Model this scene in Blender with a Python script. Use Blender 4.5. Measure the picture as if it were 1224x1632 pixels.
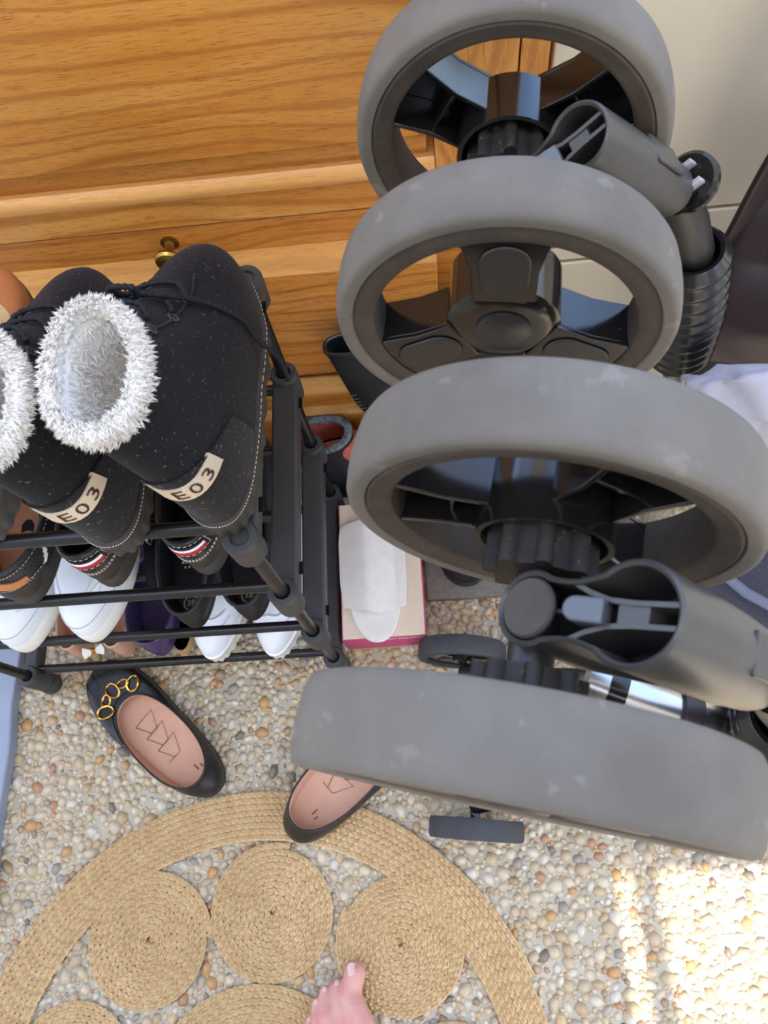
import bpy, bmesh, math, random
import numpy as np
from mathutils import Vector, Matrix
for o in list(bpy.data.objects): bpy.data.objects.remove(o)
scene = bpy.context.scene
col = scene.collection
R = math.radians
PI = math.pi
# ------------------------------------------------------------------ camera
cam_d = bpy.data.cameras.new('camera'); cam = bpy.data.objects.new('camera', cam_d); col.objects.link(cam)
cam_d.sensor_fit = 'VERTICAL'; cam_d.sensor_height = 36.0; cam_d.lens = 1240/1632*36
cam_d.clip_start = .01; cam_d.clip_end = 100
cam_d.dof.use_dof = True; cam_d.dof.focus_distance = .72; cam_d.dof.aperture_fstop = 15.0
_xr, _yr, _zr = (0.9951,-0.0733,-0.0658), (-0.0440,-0.9290,0.3674), (-0.0880,-0.3627,-0.9277)   # world axes in (right, down, forward)
right = Vector((_xr[0],_yr[0],_zr[0])); down = Vector((_xr[1],_yr[1],_zr[1])); fwd = Vector((_xr[2],_yr[2],_zr[2]))
right.normalize(); fwd = (fwd-right*fwd.dot(right)).normalized(); up = right.cross(fwd)
cam.matrix_world = Matrix(((right.x,up.x,-fwd.x,0),(right.y,up.y,-fwd.y,0),(right.z,up.z,-fwd.z,1.12),(0,0,0,1)))
scene.camera = cam
# ------------------------------------------------------------------ world, sun, exposure
w = bpy.data.worlds.new('sky'); scene.world = w; w.use_nodes = True
nt = w.node_tree; bg = nt.nodes['Background']
sky = nt.nodes.new('ShaderNodeTexSky'); sky.sky_type = 'NISHITA'; sky.sun_disc = False
sky.sun_elevation = R(60); sky.sun_rotation = R(180); sky.air_density = 1.0; sky.dust_density = 1.5; sky.ozone_density = 1.2
hs = nt.nodes.new('ShaderNodeHueSaturation'); hs.inputs['Saturation'].default_value = 1.1
nt.links.new(sky.outputs[0], hs.inputs['Color'])
# warm cloud pattern added over the blue to warm the sky light
tcw = nt.nodes.new('ShaderNodeTexCoord'); nz = nt.nodes.new('ShaderNodeTexNoise'); nz.inputs['Scale'].default_value = 2.6; nz.inputs['Detail'].default_value = 5; nz.inputs['Roughness'].default_value = .55
nt.links.new(tcw.outputs['Generated'], nz.inputs['Vector'])
cr = nt.nodes.new('ShaderNodeValToRGB'); cr.color_ramp.elements[0].position = .40; cr.color_ramp.elements[1].position = .56; nt.links.new(nz.outputs['Fac'], cr.inputs[0])
cm = nt.nodes.new('ShaderNodeMix'); cm.data_type = 'RGBA'; nt.links.new(cr.outputs[0], cm.inputs[0]); nt.links.new(hs.outputs[0], cm.inputs[6]); cm.inputs[7].default_value = (1.14,1.02,.86,1)
nt.links.new(cm.outputs[2], bg.inputs[0]); bg.inputs[1].default_value = 1.38
sun_d = bpy.data.lights.new('sun','SUN'); sun = bpy.data.objects.new('sun', sun_d); col.objects.link(sun)
sun_d.energy = 10.0; sun_d.angle = R(.55); sun_d.color = (1,.94,.85)
sun.rotation_euler = Vector((0,-math.cos(R(60)),math.sin(R(60)))).to_track_quat('Z','Y').to_euler()
scene.view_settings.view_transform = 'Standard'; scene.view_settings.look = 'None'
scene.view_settings.gamma = 1; scene.view_settings.use_curve_mapping = False
scene.view_settings.exposure = 0.0
# ------------------------------------------------------------------ helpers
def S2L(c):
    return tuple((x/12.92 if x <= .04045 else ((x+.055)/1.055)**2.4) for x in [v/255 for v in c])
class NT:
    def __init__(s, name):
        s.m = bpy.data.materials.new(name); s.m.use_nodes = True; s.t = s.m.node_tree; s.b = s.t.nodes['Principled BSDF']
    def n(s, typ, ins=None, **kw):
        x = s.t.nodes.new('ShaderNode'+typ)
        for k, v in kw.items(): setattr(x, k, v)
        for k, v in (ins or {}).items():
            if hasattr(v, 'node'): s.t.links.new(v, x.inputs[k])
            else: x.inputs[k].default_value = v
        return x
    def set(s, **kw):
        for k, v in kw.items():
            k = k.replace('_', ' ')
            if hasattr(v, 'node'): s.t.links.new(v, s.b.inputs[k])
            else: s.b.inputs[k].default_value = v
    def coord(s, scale=(1,1,1), loc=(0,0,0)):
        tc = s.n('TexCoord'); mp = s.n('Mapping', {'Vector': tc.outputs['Object'], 'Scale': scale, 'Location': loc}); return mp.outputs[0]
    def noise(s, v, scale, detail=4, rough=.5, dist=0):
        return s.n('TexNoise', {'Vector': v, 'Scale': scale, 'Detail': detail, 'Roughness': rough, 'Distortion': dist}).outputs['Fac']
    def ramp(s, f, stops):
        r = s.n('ValToRGB', {'Fac': f}); e = r.color_ramp.elements
        while len(e) < len(stops): e.new(.5)
        for q, (p, c) in zip(e, stops): q.position = p; q.color = (*c, 1) if len(c) == 3 else c
        return r.outputs[0]
    def mix(s, f, a, b, mode='MIX'):
        x = s.n('Mix', data_type='RGBA', blend_type=mode)
        for i, v in ((0, f), (6, a), (7, b)):
            if hasattr(v, 'node'): s.t.links.new(v, x.inputs[i])
            else: x.inputs[i].default_value = v if i == 0 else (*v, 1) if len(v) == 3 else v
        return x.outputs[2]
    def bump(s, h, strength=.3, dist=.001):
        return s.n('Bump', {'Height': h, 'Strength': strength, 'Distance': dist}).outputs[0]
def simple(name, c, rough=.5, spec=.5, c2=None, nscale=60, bump=0, bscale=300, bdist=.001, metal=0, sheen=0, specks=None, speck_scale=180, speck_lim=.68, speck_amt=.7):
    t = NT(name); v = t.coord(); base = S2L(c)
    if c2: base = t.mix(t.ramp(t.noise(v, nscale, 5, .6), [(.3,(0,0,0)),(.7,(1,1,1))]), base, S2L(c2))
    if specks:
        f = t.ramp(t.noise(v, speck_scale, 3, .7), [(speck_lim,(0,0,0)),(speck_lim+.06,(speck_amt,)*3)])
        base = t.mix(f, base if hasattr(base,'node') else base, S2L(specks))
    t.set(Base_Color=base if hasattr(base,'node') else (*base,1), Roughness=rough, Metallic=metal)
    t.b.inputs['Specular IOR Level'].default_value = spec
    if sheen: t.b.inputs['Sheen Weight'].default_value = sheen
    if bump: t.set(Normal=t.bump(t.noise(v, bscale, 3), bump, bdist))
    return t.m
def wood(name, off, tint=(1,1,1), axis='X', pale=0):
    t = NT(name)
    sx = (1.6,14,14) if axis == 'X' else (14,14,1.6)
    v = t.coord(sx, off)
    warp = t.noise(t.coord((1.2,3,3), off), 2.2, 2)
    vv = t.n('VectorMath', {0: v, 1: t.n('CombineXYZ', {'Y': warp, 'Z': warp} if axis=='X' else {'X': warp}).outputs[0]}, operation='ADD').outputs[0]
    a = t.noise(vv, 1.6, 6, .55, .6)
    c = t.ramp(a, [(.22,S2L((178,108,42))),(.42,S2L((206,138,60))),(.58,S2L((216,152,74))),(.8,S2L((228,172,98)))])
    fine = t.noise(t.coord((22,420,420) if axis=='X' else (420,420,22), off), 2.2, 4, .7)
    c = t.mix(t.ramp(fine, [(.36,(.7,)*3),(.47,(0,)*3)]), c, S2L((138,76,28)))
    wv = t.n('TexWave', {'Vector': vv, 'Scale': 1.1, 'Distortion': 5.5, 'Detail': 3, 'Detail Scale': 1.2}, wave_type='BANDS', bands_direction='Z' if axis=='X' else 'X').outputs['Fac']
    c = t.mix(t.ramp(wv, [(.0,(.5,)*3),(.28,(0,)*3)]), c, S2L((160,92,34)))
    kv = t.n('TexVoronoi', {'Vector': t.coord((3.2,0,7), off), 'Scale': 1.2}).outputs['Distance']
    c = t.mix(t.ramp(kv, [(.03,(.8,)*3),(.06,(0,)*3)]), c, S2L((96,46,18)))
    c = t.mix(1.0, c, tint, 'MULTIPLY')
    if pale: c = t.mix(pale, c, S2L((232,186,116)))  # paints the light on up-facing mouldings into the oak
    t.set(Base_Color=c, Roughness=.36, Normal=t.bump(fine, .12, .0006))
    return t.m
class MB:
    """collects polygons of ONE object"""
    def __init__(s): s.v = []; s.f = []; s.mi = []
    def add(s, vs, fs, mi=0):
        b = len(s.v); s.v += [tuple(p) for p in vs]; s.f += [tuple(i+b for i in f) for f in fs]; s.mi += [mi]*len(fs); return s
    def loft(s, rings, closed=True, cap0=False, cap1=False, mi=0):
        n = len(rings[0]); vs = [p for r in rings for p in r]; fs = []
        for k in range(len(rings)-1):
            for i in range(n if closed else n-1):
                j = (i+1) % n; fs.append((k*n+i, k*n+j, (k+1)*n+j, (k+1)*n+i))
        if cap0: fs.append(tuple(range(n))[::-1])
        if cap1: fs.append(tuple(range((len(rings)-1)*n, len(rings)*n)))
        return s.add(vs, fs, mi)
    def box(s, lo, hi, M=None, mi=0):
        P = [Vector((x,y,z)) for z in (lo[2],hi[2]) for y in (lo[1],hi[1]) for x in (lo[0],hi[0])]
        if M is not None: P = [M @ p for p in P]
        return s.add(P, [(0,2,3,1),(4,5,7,6),(0,1,5,4),(2,6,7,3),(0,4,6,2),(1,3,7,5)], mi)
    def tube(s, pts, r, n=12, cap=True, closed=False, mi=0, sq=None):
        pts = [Vector(p) for p in pts]; N = len(pts); rs = r if isinstance(r, (list,tuple)) else [r]*N
        rings = []; prev = None
        for i, p in enumerate(pts):
            if closed: d = pts[(i+1)%N]-pts[i-1]
            else: d = pts[min(i+1,N-1)]-pts[max(i-1,0)]
            d.normalize()
            if prev is None: a = d.orthogonal().normalized()
            else: a = (prev-d*prev.dot(d)).normalized()
            prev = a; b = d.cross(a)
            rings.append([p+(a*math.cos(q)+b*math.sin(q))*rs[i] for q in [2*PI*k/n for k in range(n)]])
        if closed: rings.append(rings[0])
        return s.loft(rings, True, cap and not closed, cap and not closed, mi)
    def lathe(s, prof, n=48, M=None, closed=False, cap0=False, cap1=False, mi=0):
        rings = []
        for (r, z) in prof:
            ring = [Vector((r*math.cos(2*PI*k/n), r*math.sin(2*PI*k/n), z)) for k in range(n)]
            rings.append([M @ p for p in ring] if M is not None else ring)
        if closed: rings.append(rings[0])
        return s.loft(rings, True, cap0, cap1, mi)
    def prism(s, poly, z0, z1, M=None, mi=0):
        a = [Vector((x,y,z0)) for x,y in poly]; b = [Vector((x,y,z1)) for x,y in poly]
        if M is not None: a = [M@p for p in a]; b = [M@p for p in b]
        return s.loft([a,b], True, True, True, mi)
    def build(s, name, mat, parent=None, smooth=True, bevel=0, sharp=35, subsurf=0):
        me = bpy.data.meshes.new(name); me.from_pydata(s.v, [], s.f)
        mats = mat if isinstance(mat, (list,tuple)) else [mat]
        for m in mats: me.materials.append(m)
        if len(mats) > 1: me.polygons.foreach_set('material_index', s.mi)
        bm = bmesh.new(); bm.from_mesh(me); bmesh.ops.remove_doubles(bm, verts=bm.verts, dist=1e-6); bmesh.ops.recalc_face_normals(bm, faces=bm.faces); bm.to_mesh(me); bm.free()
        if smooth:
            me.polygons.foreach_set('use_smooth', [True]*len(me.polygons)); me.set_sharp_from_angle(angle=R(sharp))
        me.update()
        o = bpy.data.objects.new(name, me); col.objects.link(o)
        if parent is not None: o.parent = parent
        if bevel:
            b = o.modifiers.new('bevel','BEVEL'); b.width = bevel; b.segments = 2; b.limit_method = 'ANGLE'; b.angle_limit = R(40)
        if subsurf:
            b = o.modifiers.new('sub','SUBSURF'); b.levels = b.render_levels = subsurf
        return o
def tag(o, label=None, cat=None, group=None, kind=None):
    if label: o['label'] = label
    if cat: o['category'] = cat
    if group: o['group'] = group
    if kind: o['kind'] = kind
    return o
def thing(name, label, cat, loc=(0,0,0), rz=0, group=None):
    o = bpy.data.objects.new(name, None); o.empty_display_size = .05; col.objects.link(o)
    o.location = loc; o.rotation_euler = (0,0,rz); return tag(o, label, cat, group)
def frame(origin, zdir, xhint=(1,0,0)):
    z = Vector(zdir).normalized(); x = Vector(xhint); x = (x-z*x.dot(z)).normalized(); y = z.cross(x); o = Vector(origin)
    return Matrix(((x.x,y.x,z.x,o.x),(x.y,y.y,z.y,o.y),(x.z,y.z,z.z,o.z),(0,0,0,1)))
def text_mesh(body, size, spacing=1.0):
    """flat lettering as triangles in the XY plane, centred"""
    cu = bpy.data.curves.new('lettering','FONT'); cu.body = body; cu.size = size; cu.align_x = 'CENTER'; cu.align_y = 'CENTER'; cu.space_character = spacing; cu.resolution_u = 3
    o = bpy.data.objects.new('lettering', cu); col.objects.link(o)
    dg = bpy.context.evaluated_depsgraph_get(); me = bpy.data.meshes.new_from_object(o.evaluated_get(dg))
    vs = [tuple(v.co) for v in me.vertices]; fs = [tuple(p.vertices) for p in me.polygons]
    bpy.data.objects.remove(o); bpy.data.meshes.remove(me); bpy.data.curves.remove(cu)
    return vs, fs
rnd = random.Random(7)
def lerp(a,b,t): return a+(b-a)*t
def sstep(a,b,x):
    t = min(1,max(0,(x-a)/(b-a))); return t*t*(3-2*t)
# ------------------------------------------------------------------ materials
M = {}
M['cement'] = simple('cement', (198,189,168), .85, .3, (172,162,140), 9, .5, 220, .002)
PEB = [(218,198,162),(206,182,146),(228,214,188),(196,168,126),(206,150,88),(186,172,152),(230,222,206),(160,132,100),(186,128,92),(150,144,136),(220,190,136),(222,204,174),(204,182,152),(110,98,88)]
PEBW = [14,14,14,8,3,7,10,4,2,2.5,6,14,12,.7]
PEB = [tuple(int(.72*a+.28*b) for a, b in zip(c,(222,200,158))) for c in PEB]
for i, c in enumerate(PEB): M['peb%d'%i] = simple('pebble_%d'%i, c, .42, .5, tuple(max(0,int(x*.82)) for x in c), 90)
M['plaster'] = simple('plaster', (205,196,180), .9, .2, (196,186,170), 8, .2, 150)
M['cream'] = simple('cream_lacquer', (226,216,196), .45, .4, (222,211,190), 5)
M['blue_grey'] = simple('blue_grey_paint', (150,160,176), .55, .4, (140,150,166), 12, .15, 120)
M['rack_plastic'] = simple('charcoal_plastic', (58,58,57), .5, .45, (64,64,62), 30, .15, 900, .0004)
M['rack_rod'] = simple('black_rod', (24,23,23), .28, .5)
M['hole'] = simple('socket_dark', (10,10,10), .8, .2)
M['suede'] = simple('black_suede', (33,31,33), .95, .12, (24,23,25), 25, .35, 700, .0006, sheen=.06, specks=(150,140,125), speck_scale=330, speck_lim=.64, speck_amt=.45)
M['suede2'] = simple('black_suede_counter', (36,33,33), .9, .15, (32,30,31), 40, .35, 500, .0006, sheen=.1, specks=(150,140,125), speck_scale=260, speck_lim=.62, speck_amt=.5)
M['rubber_sole'] = simple('black_rubber_sole', (52,50,49), .6, .4, (70,66,62), 60, .2, 300)
M['fleece'] = simple('white_fleece', (250,245,235), .95, .1, (240,233,219), 60, .9, 260, .004, sheen=.3)
M['fleece_in'] = simple('grey_white_fleece', (246,242,234), .95, .1, (230,224,214), 30, .8, 180, .004, sheen=.3)
M['lace'] = simple('black_cord', (26,30,34), .7, .3)
M['thread'] = simple('pale_thread', (200,192,176), .8, .2)
M['label'] = simple('beige_label', (214,196,170), .8, .2, (204,186,160), 80, .3, 900, .0004)
M['ink'] = simple('brown_ink', (70,48,40), .8, .2)
M['black_leather'] = simple('black_leather', (18,18,18), .38, .5, (34,32,31), 30, .35, 420, .0005)
M['brown_black'] = simple('dark_brown_leather', (54,49,45), .45, .5, (44,40,38), 30, .2, 260, .0006)
M['grain_leather'] = simple('grained_black_leather', (30,33,38), .42, .5, None, 30, .8, 520, .001)
M['tan_leather'] = simple('tan_leather', (190,124,76), .5, .4, (176,110,66), 40, .15, 300)
M['brown_insole'] = simple('brown_insole', (140,90,58), .6, .3, (128,80,50), 40)
M['navy'] = simple('navy', (24,28,48), .6, .3); M['white'] = simple('white_cloth', (235,233,230), .7, .3); M['red'] = simple('red', (176,36,48), .6, .3)
M['white_leather'] = simple('white_leather', (232,236,240), .4, .5, (222,226,230), 20, .15, 200)
M['white_rubber'] = simple('white_rubber', (238,236,228), .5, .4, (226,222,212), 20)
M['eva'] = simple('black_moulded_foam', (24,24,25), .5, .45, None, 30, .15, 500)
M['nude'] = simple('nude_patent', (190,148,124), .28, .5, (180,136,114), 30)
M['nude_rim'] = simple('nude_trim', (206,176,146), .5, .4)
M['pink_insole'] = simple('pink_beige_insole', (212,168,140), .6, .3, (200,154,126), 25)
M['purple'] = simple('purple_jelly', (72,58,96), .2, .5, (58,46,80), 30)
M['tan_rubber'] = simple('tan_sole', (190,150,104), .4, .4, (180,138,92), 30)
M['taupe'] = simple('taupe_suede', (112,92,88), .9, .2, None, 30, .3, 500)
M['gold'] = simple('gold_chain', (222,170,84), .22, .5, metal=1)
M['brass'] = simple('old_brass', (178,146,78), .3, .5, (150,120,60), 40, metal=1)
M['silver'] = simple('silver_metal', (196,194,190), .25, .5, metal=1)
M['box_beige'] = simple('beige_card', (226,206,182), .7, .3, (220,198,172), 8)
M['pink'] = simple('pink_card', (206,88,126), .6, .3)
M['felt'] = simple('white_felt', (236,230,220), .95, .1, (228,221,209), 60, .3, 700, .0006)
M['jute'] = None
M['skin'] = None
M['bag'] = simple('black_nylon', (24,25,26), .55, .4, None, 30, .3, 600)
M['charcoal_cloth'] = simple('charcoal_cloth', (48,48,50), .85, .2, (40,40,42), 40, .4, 700, .0006)
M['salmon'] = simple('salmon_fleece', (214,120,100), .95, .1, (196,100,84), 90, .9, 300, .003)
M['plaid'] = simple('dark_teal_plaid', (52,66,72), .9, .1, (150,160,160), 90)
M['mat_grey'] = simple('grey_mat', (142,138,126), .95, .1, (122,118,106), 160, .6, 350, .002)
M['brown_vinyl'] = simple('dark_brown_vinyl', (48,36,39), .38, .5, (42,31,34), 12, .15, 900, .0003)
M['lilac_cloth'] = simple('pale_lilac_cloth', (182,182,196), .85, .2, (168,168,184), 60, .3, 900, .0005)
M['mesh_grey'] = simple('dark_grey_mesh', (84,84,94), .85, .2, (60,60,68), 700, .4, 900, .0005)
M['piping'] = simple('slate_piping', (112,116,134), .7, .3)
M['tyre'] = simple('dusty_grey_tyre', (120,114,105), .85, .3, (101,95,87), 14, .25, 90, .0015, specks=(160,154,144), speck_scale=48, speck_lim=.62, speck_amt=.22)
M['tyre_side'] = simple('brown_black_sidewall', (62,55,50), .75, .35, (80,70,60), 40, .2, 120)
M['gloss'] = simple('glossy_black_plastic', (20,19,18), .14, .6, (30,28,26), 40, specks=(130,118,98), speck_scale=160, speck_lim=.70, speck_amt=.5)
M['fork_plastic'] = simple('grey_black_fork_plastic', (66,65,64), .34, .5, (78,75,71), 22, .1, 300)
M['dull_black'] = simple('dull_dusty_plastic', (34,32,30), .55, .35, (52,47,42), 60, specks=(130,118,98), speck_scale=160, speck_lim=.62, speck_amt=.5)
M['satin'] = simple('satin_black_plastic', (38,37,36), .36, .5, (48,46,44), 20, .1, 300)
M['clip'] = simple('grey_plastic_clip', (100,104,110), .4, .5)
M['small_tyre'] = simple('charcoal_small_tyre', (70,71,74), .7, .4, (60,60,63), 40)
t = NT('jute_braid'); v = t.coord()
c = t.mix(t.ramp(t.noise(v, 38, 4, .6), [(.3,(0,)*3),(.7,(1,)*3)]), S2L((228,196,146)), S2L((212,178,128)))
c = t.mix(t.ramp(t.noise(v, 420, 3, .7), [(.35,(.6,)*3),(.5,(0,)*3)]), c, S2L((176,140,94)))
t.set(Base_Color=c, Roughness=.9, Normal=t.bump(t.noise(v, 900, 3), .5, .001)); t.b.inputs['Specular IOR Level'].default_value = .15; M['jute'] = t.m
t = NT('skin'); v = t.coord()
c = t.mix(t.ramp(t.noise(v, 45, 3), [(.3,(0,)*3),(.7,(1,)*3)]), S2L((212,162,146)), S2L((206,140,128)))
t.set(Base_Color=c, Roughness=.5, Normal=t.bump(t.noise(v, 500, 3), .15, .0006)); t.b.inputs['Subsurface Weight'].default_value = .15; t.b.inputs['Subsurface Radius'].default_value = (.01,.004,.002); t.b.inputs['Subsurface Scale'].default_value = .5; M['skin'] = t.m
M['nail'] = simple('toenail', (226,184,174), .3, .5)
M['sun_mask'] = simple('sun_mask_render', (214,206,192), .9, .2, (204,196,180), 4, .3, 60)
t = NT('sun_filter'); tr = t.n('BsdfTransparent', {'Color': (.05,.05,.05,1)}); gl = t.n('BsdfGlossy', {'Roughness': .05}); mx = t.n('MixShader', {0: .06, 1: tr.outputs[0], 2: gl.outputs[0]})  # dims the sun; used only on the added glazing
t.t.links.new(mx.outputs[0], t.t.nodes['Material Output'].inputs[0]); M['glass'] = t.m
# ------------------------------------------------------------------ setting
def struct(name, mb, m, **kw):
    o = mb.build(name, m, **kw); o['kind'] = 'structure'; return o
t = NT('far_pebbles'); v = t.coord()
vo = t.n('TexVoronoi', {'Vector': v, 'Scale': 78.0}); ds = vo.outputs['Distance']
pc = t.n('ValToRGB', {'Fac': vo.outputs['Color']}).outputs[0]
rr_ = t.ramp(t.n('SeparateColor', {0: vo.outputs['Color']}).outputs[0], [(0,S2L((206,182,146))),(.35,S2L((226,206,172))),(.7,S2L((196,166,126))),(.88,S2L((206,160,104))),(1,S2L((150,140,130)))])
t.set(Base_Color=t.mix(t.ramp(ds, [(.42,(0,)*3),(.52,(1,)*3)]), rr_, S2L((198,189,168))), Roughness=.6, Normal=t.bump(t.ramp(ds, [(.0,(1,)*3),(.55,(0,)*3)]), .8, .004)); M['far_pebbles'] = t.m
mb = MB(); PX0, PX1, PY0, PY1 = -.72, .62, -.42, .56
mb.box((PX0,PY0,-.06),(PX1,PY1,0),None,0)
for lo, hi in (((-2.2,-3.2),(PX0,1.0)),((PX1,-3.2),(2.4,1.0)),((PX0,-3.2),(PX1,PY0)),((PX0,PY1),(PX1,1.0))): mb.box((*lo,-.06),(*hi,.0),None,1)
floor = struct('floor', mb, [M['cement'],M['far_pebbles']], smooth=False)
struct('wall_back', MB().box((-2.2,.96,0),(2.4,1.06,.82)), M['plaster'], smooth=False)
# unseen wall, stile and glazing added behind the camera to shape the sunlight
WY0, WY1 = -1.32, -1.2
DH = 2.15
mb = MB(); mb.box((-2.2,WY0,0),(-.085,WY1,4.6)); mb.box((-.085,WY0,DH),(1.15,WY1,4.6)); mb.box((1.15,WY0,0),(2.4,WY1,4.6))
struct('sun_mask_wall', mb, M['sun_mask'], smooth=False)
mb = MB(); mb.box((.214,WY0+.03,0),(.249,WY1-.03,DH)); mb.box((-.085,WY0+.03,0),(-.04,WY1-.03,.1))  # added upright whose shadow splits the sun patch
dr = struct('sun_mask_stile', mb, M['cream'], smooth=False)
pn = MB().box((-.085,WY0+.05,.1),(.197,WY0+.056,DH)).build('sun_filter_pane', M['glass'], dr, smooth=False)  # added to let only a little sun through
# low painted ledge at the left
edge = [(-.628+.003*math.sin(k*2.1), -.12+k*.06) for k in range(12)]
struct('trim_1', MB().prism([(-1.2,-.12)]+edge+[(-1.2,.54)], 0, .022), M['blue_grey'], smooth=False, bevel=.003)
# pebbles set into the floor
RUG = (-.269,-.335,.38)
pts = []; grid = {}; cell = .02
def fits(x, y, r):
    gx, gy = int(math.floor(x/cell)), int(math.floor(y/cell))
    for a in range(gx-1, gx+2):
        for b in range(gy-1, gy+2):
            for (X, Y, Rr) in grid.get((a,b), ()):
                if (X-x)**2+(Y-y)**2 < (.71*(r+Rr))**2: return False
    return True
for rr, tries in ((.0092,2600),(.0068,9000),(.0053,20000),(.004,32000),(.003,26000)):
    for k in range(tries):
        x = rnd.uniform(-.72,.62); y = rnd.uniform(-.42,.56); r = rr*rnd.uniform(.85,1.12)
        if fits(x, y, r):
            grid.setdefault((int(math.floor(x/cell)),int(math.floor(y/cell))), []).append((x,y,r)); pts.append((x,y,r))
ico = bmesh.new(); bmesh.ops.create_icosphere(ico, subdivisions=1, radius=1); ico.verts.ensure_lookup_table()
IV = np.array([tuple(v.co) for v in ico.verts]); IF = np.array([[v.index for v in f.verts] for f in ico.faces]); ico.free()
wts = np.array(PEBW)/sum(PEBW); nr = np.random.RandomState(3)
def peb_verts(r):
    d = 1+nr.uniform(-.16,.16,len(IV)); e = nr.uniform(.75,1.3)
    P = IV*d[:,None]*np.array([r*e*1.06, r/e*1.06, r*.62]); a = nr.uniform(0,PI); c, s_ = math.cos(a), math.sin(a)
    return P @ np.array([[c,s_,0],[-s_,c,0],[0,0,1]])
def seen(p):
    x, y, r = p
    if (x-RUG[0])**2+(y-RUG[1])**2 < .39**2 or y < -.22 or x > .42 or x < -.61 or y > .2: return False
    if y > .205 or (-.1 < x and y > -.0) : return False
    return True
cand = sorted([p for p in pts if seen(p)], key=lambda p: -p[2]/(1.1+.2*p[1]))[:300]
cs = set(cand)
shared = []
for i in range(28):
    me = bpy.data.meshes.new('pebble'); me.from_pydata([tuple(q) for q in peb_verts(1.0)], [], [tuple(map(int,f)) for f in IF]); me.polygons.foreach_set('use_smooth',[True]*len(IF)); me.materials.append(M['peb%d'%nr.choice(len(PEB),p=wts)]); shared.append(me)
for (x,y,r) in cand:
    o = bpy.data.objects.new('pebble', shared[rnd.randrange(28)]); o.location = (x,y,-r*.12); o.scale = (r,r,r); o.rotation_euler = (0,0,rnd.uniform(0,6.28)); o.parent = floor; col.objects.link(o)
rest = [p for p in pts if p not in cs]
V = []; Fc = []; MI = []
for i,(x,y,r) in enumerate(rest):
    V.append(peb_verts(r)+np.array([x,y,-r*.12])); Fc.append(IF+i*len(IV)); MI += [nr.choice(len(PEB),p=wts)]*len(IF)
V = np.concatenate(V); Fc = np.concatenate(Fc)
me = bpy.data.meshes.new('pebbles'); me.vertices.add(len(V)); me.vertices.foreach_set('co', V.ravel()); me.loops.add(Fc.size); me.loops.foreach_set('vertex_index', Fc.ravel().astype(np.int32))
me.polygons.add(len(Fc)); me.polygons.foreach_set('loop_start', np.arange(len(Fc),dtype=np.int32)*3); me.polygons.foreach_set('material_index', np.array(MI,dtype=np.int32)); me.polygons.foreach_set('use_smooth', np.ones(len(Fc),dtype=bool))
for i in range(len(PEB)): me.materials.append(M['peb%d'%i])
me.update(); me.validate()
o = bpy.data.objects.new('pebbles', me); col.objects.link(o); o.parent = floor; o['kind'] = 'stuff'
# ------------------------------------------------------------------ oak sideboard
YF = .54; XL, XR = -1.05, .113
sb = thing('oak_sideboard', 'honey oak sideboard with horizontal grain and stepped mouldings behind the shoe rack', 'sideboard', (0,YF,0))
def strip(name, prof, x0, x1, m, bev=.0012):
    """prof: (depth y, z) outline swept along x"""
    a = [Vector((x0,y,z)) for y,z in prof]; b = [Vector((x1,y,z)) for y,z in prof]
    return MB().loft([a,b], True, True, True).build(name, m, sb, smooth=True, bevel=bev, sharp=30)
XS = .022
mb = MB().box((XL,.03,.0),(XR-.004,.4,1.0)); mb.build('carcass', wood('oak_carcass',(3,1,2),(.8,.75,.7)), sb, smooth=False)
strip('door_panel', [(.0,.618),(.0,.93),(.03,.93),(.03,.618)], XL, XS-.012, wood('oak_panel',(0,0,0)))
strip('panel_recess', [(.010,.585),(.010,.6175),(.03,.6175),(.03,.585)], XL, XS-.006, wood('oak_recess_shaded',(5,.3,.1),(.9,.86,.82)))  # darker tint puts the groove's shade into the oak colour
bead = [(.010,.5905),(.004,.5915),(.0005,.5895),(-.0025,.586),(-.004,.582),(-.0035,.578),(-.001,.5765),(.03,.5765),(.03,.5905)]
strip('bead_moulding', bead, XL, XS, wood('oak_bead_lit',(8,2,.7),(1,1,1),pale=.35), 0)  # paler oak stands for light on its upward face
strip('door_rail', [(0,.5405),(0,.576),(.03,.576),(.03,.5405)], XL, XS+.068, wood('oak_rail',(2,.9,3.3)))
strip('door_stile', [(.0,.5765),(.0,.95),(.03,.95),(.03,.5765)], XS+.0005, XS+.0675, wood('oak_stile',(1,4,2),axis='Z'))
strip('drawer_front', [(.002,.4985),(.002,.5375),(.03,.5375),(.03,.20),(.002,.20),(.002,.245),(.012,.262),(.012,.484)], XL, XS+.068, wood('oak_drawer',(4,.4,1.7),(.95,.86,.76)))
strip('drawer_bevel', [(.0015,.498),(-.016,.4745),(.008,.4745),(.008,.498)], XL, .02, wood('oak_bevel_lit',(9,1.2,3),pale=.3), 0)  # light caught by the slope is put into the paler colour
strip('drawer_panel', [(-.016,.474),(-.016,.292),(.004,.268),(.0115,.268),(.0115,.474)], XL, .02, wood('oak_drawer_panel',(9,.2,4),(.96,.87,.78)))
strip('lower_ledge', [(-.002,.252),(-.014,.232),(-.014,.226),(.0015,.224),(.0015,.252)], XL, XS+.068, wood('oak_ledge_lit',(7,.6,.2),pale=.35))  # top-lit look painted in with paler oak
strip('lower_rail', [(-.006,.184),(-.006,.2235),(.02,.2235),(.02,.184)], XL, XS+.068, wood('oak_lower_rail',(6,1.9,2.1),(.93,.86,.78)))
strip('plinth_moulding', [(-.004,.183),(-.014,.174),(-.014,.166),(.02,.166),(.02,.183)], XL, XS+.068, wood('oak_plinth_bead_lit',(1,1.2,.4),pale=.3))  # lit upper edge painted as a paler strip
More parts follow.
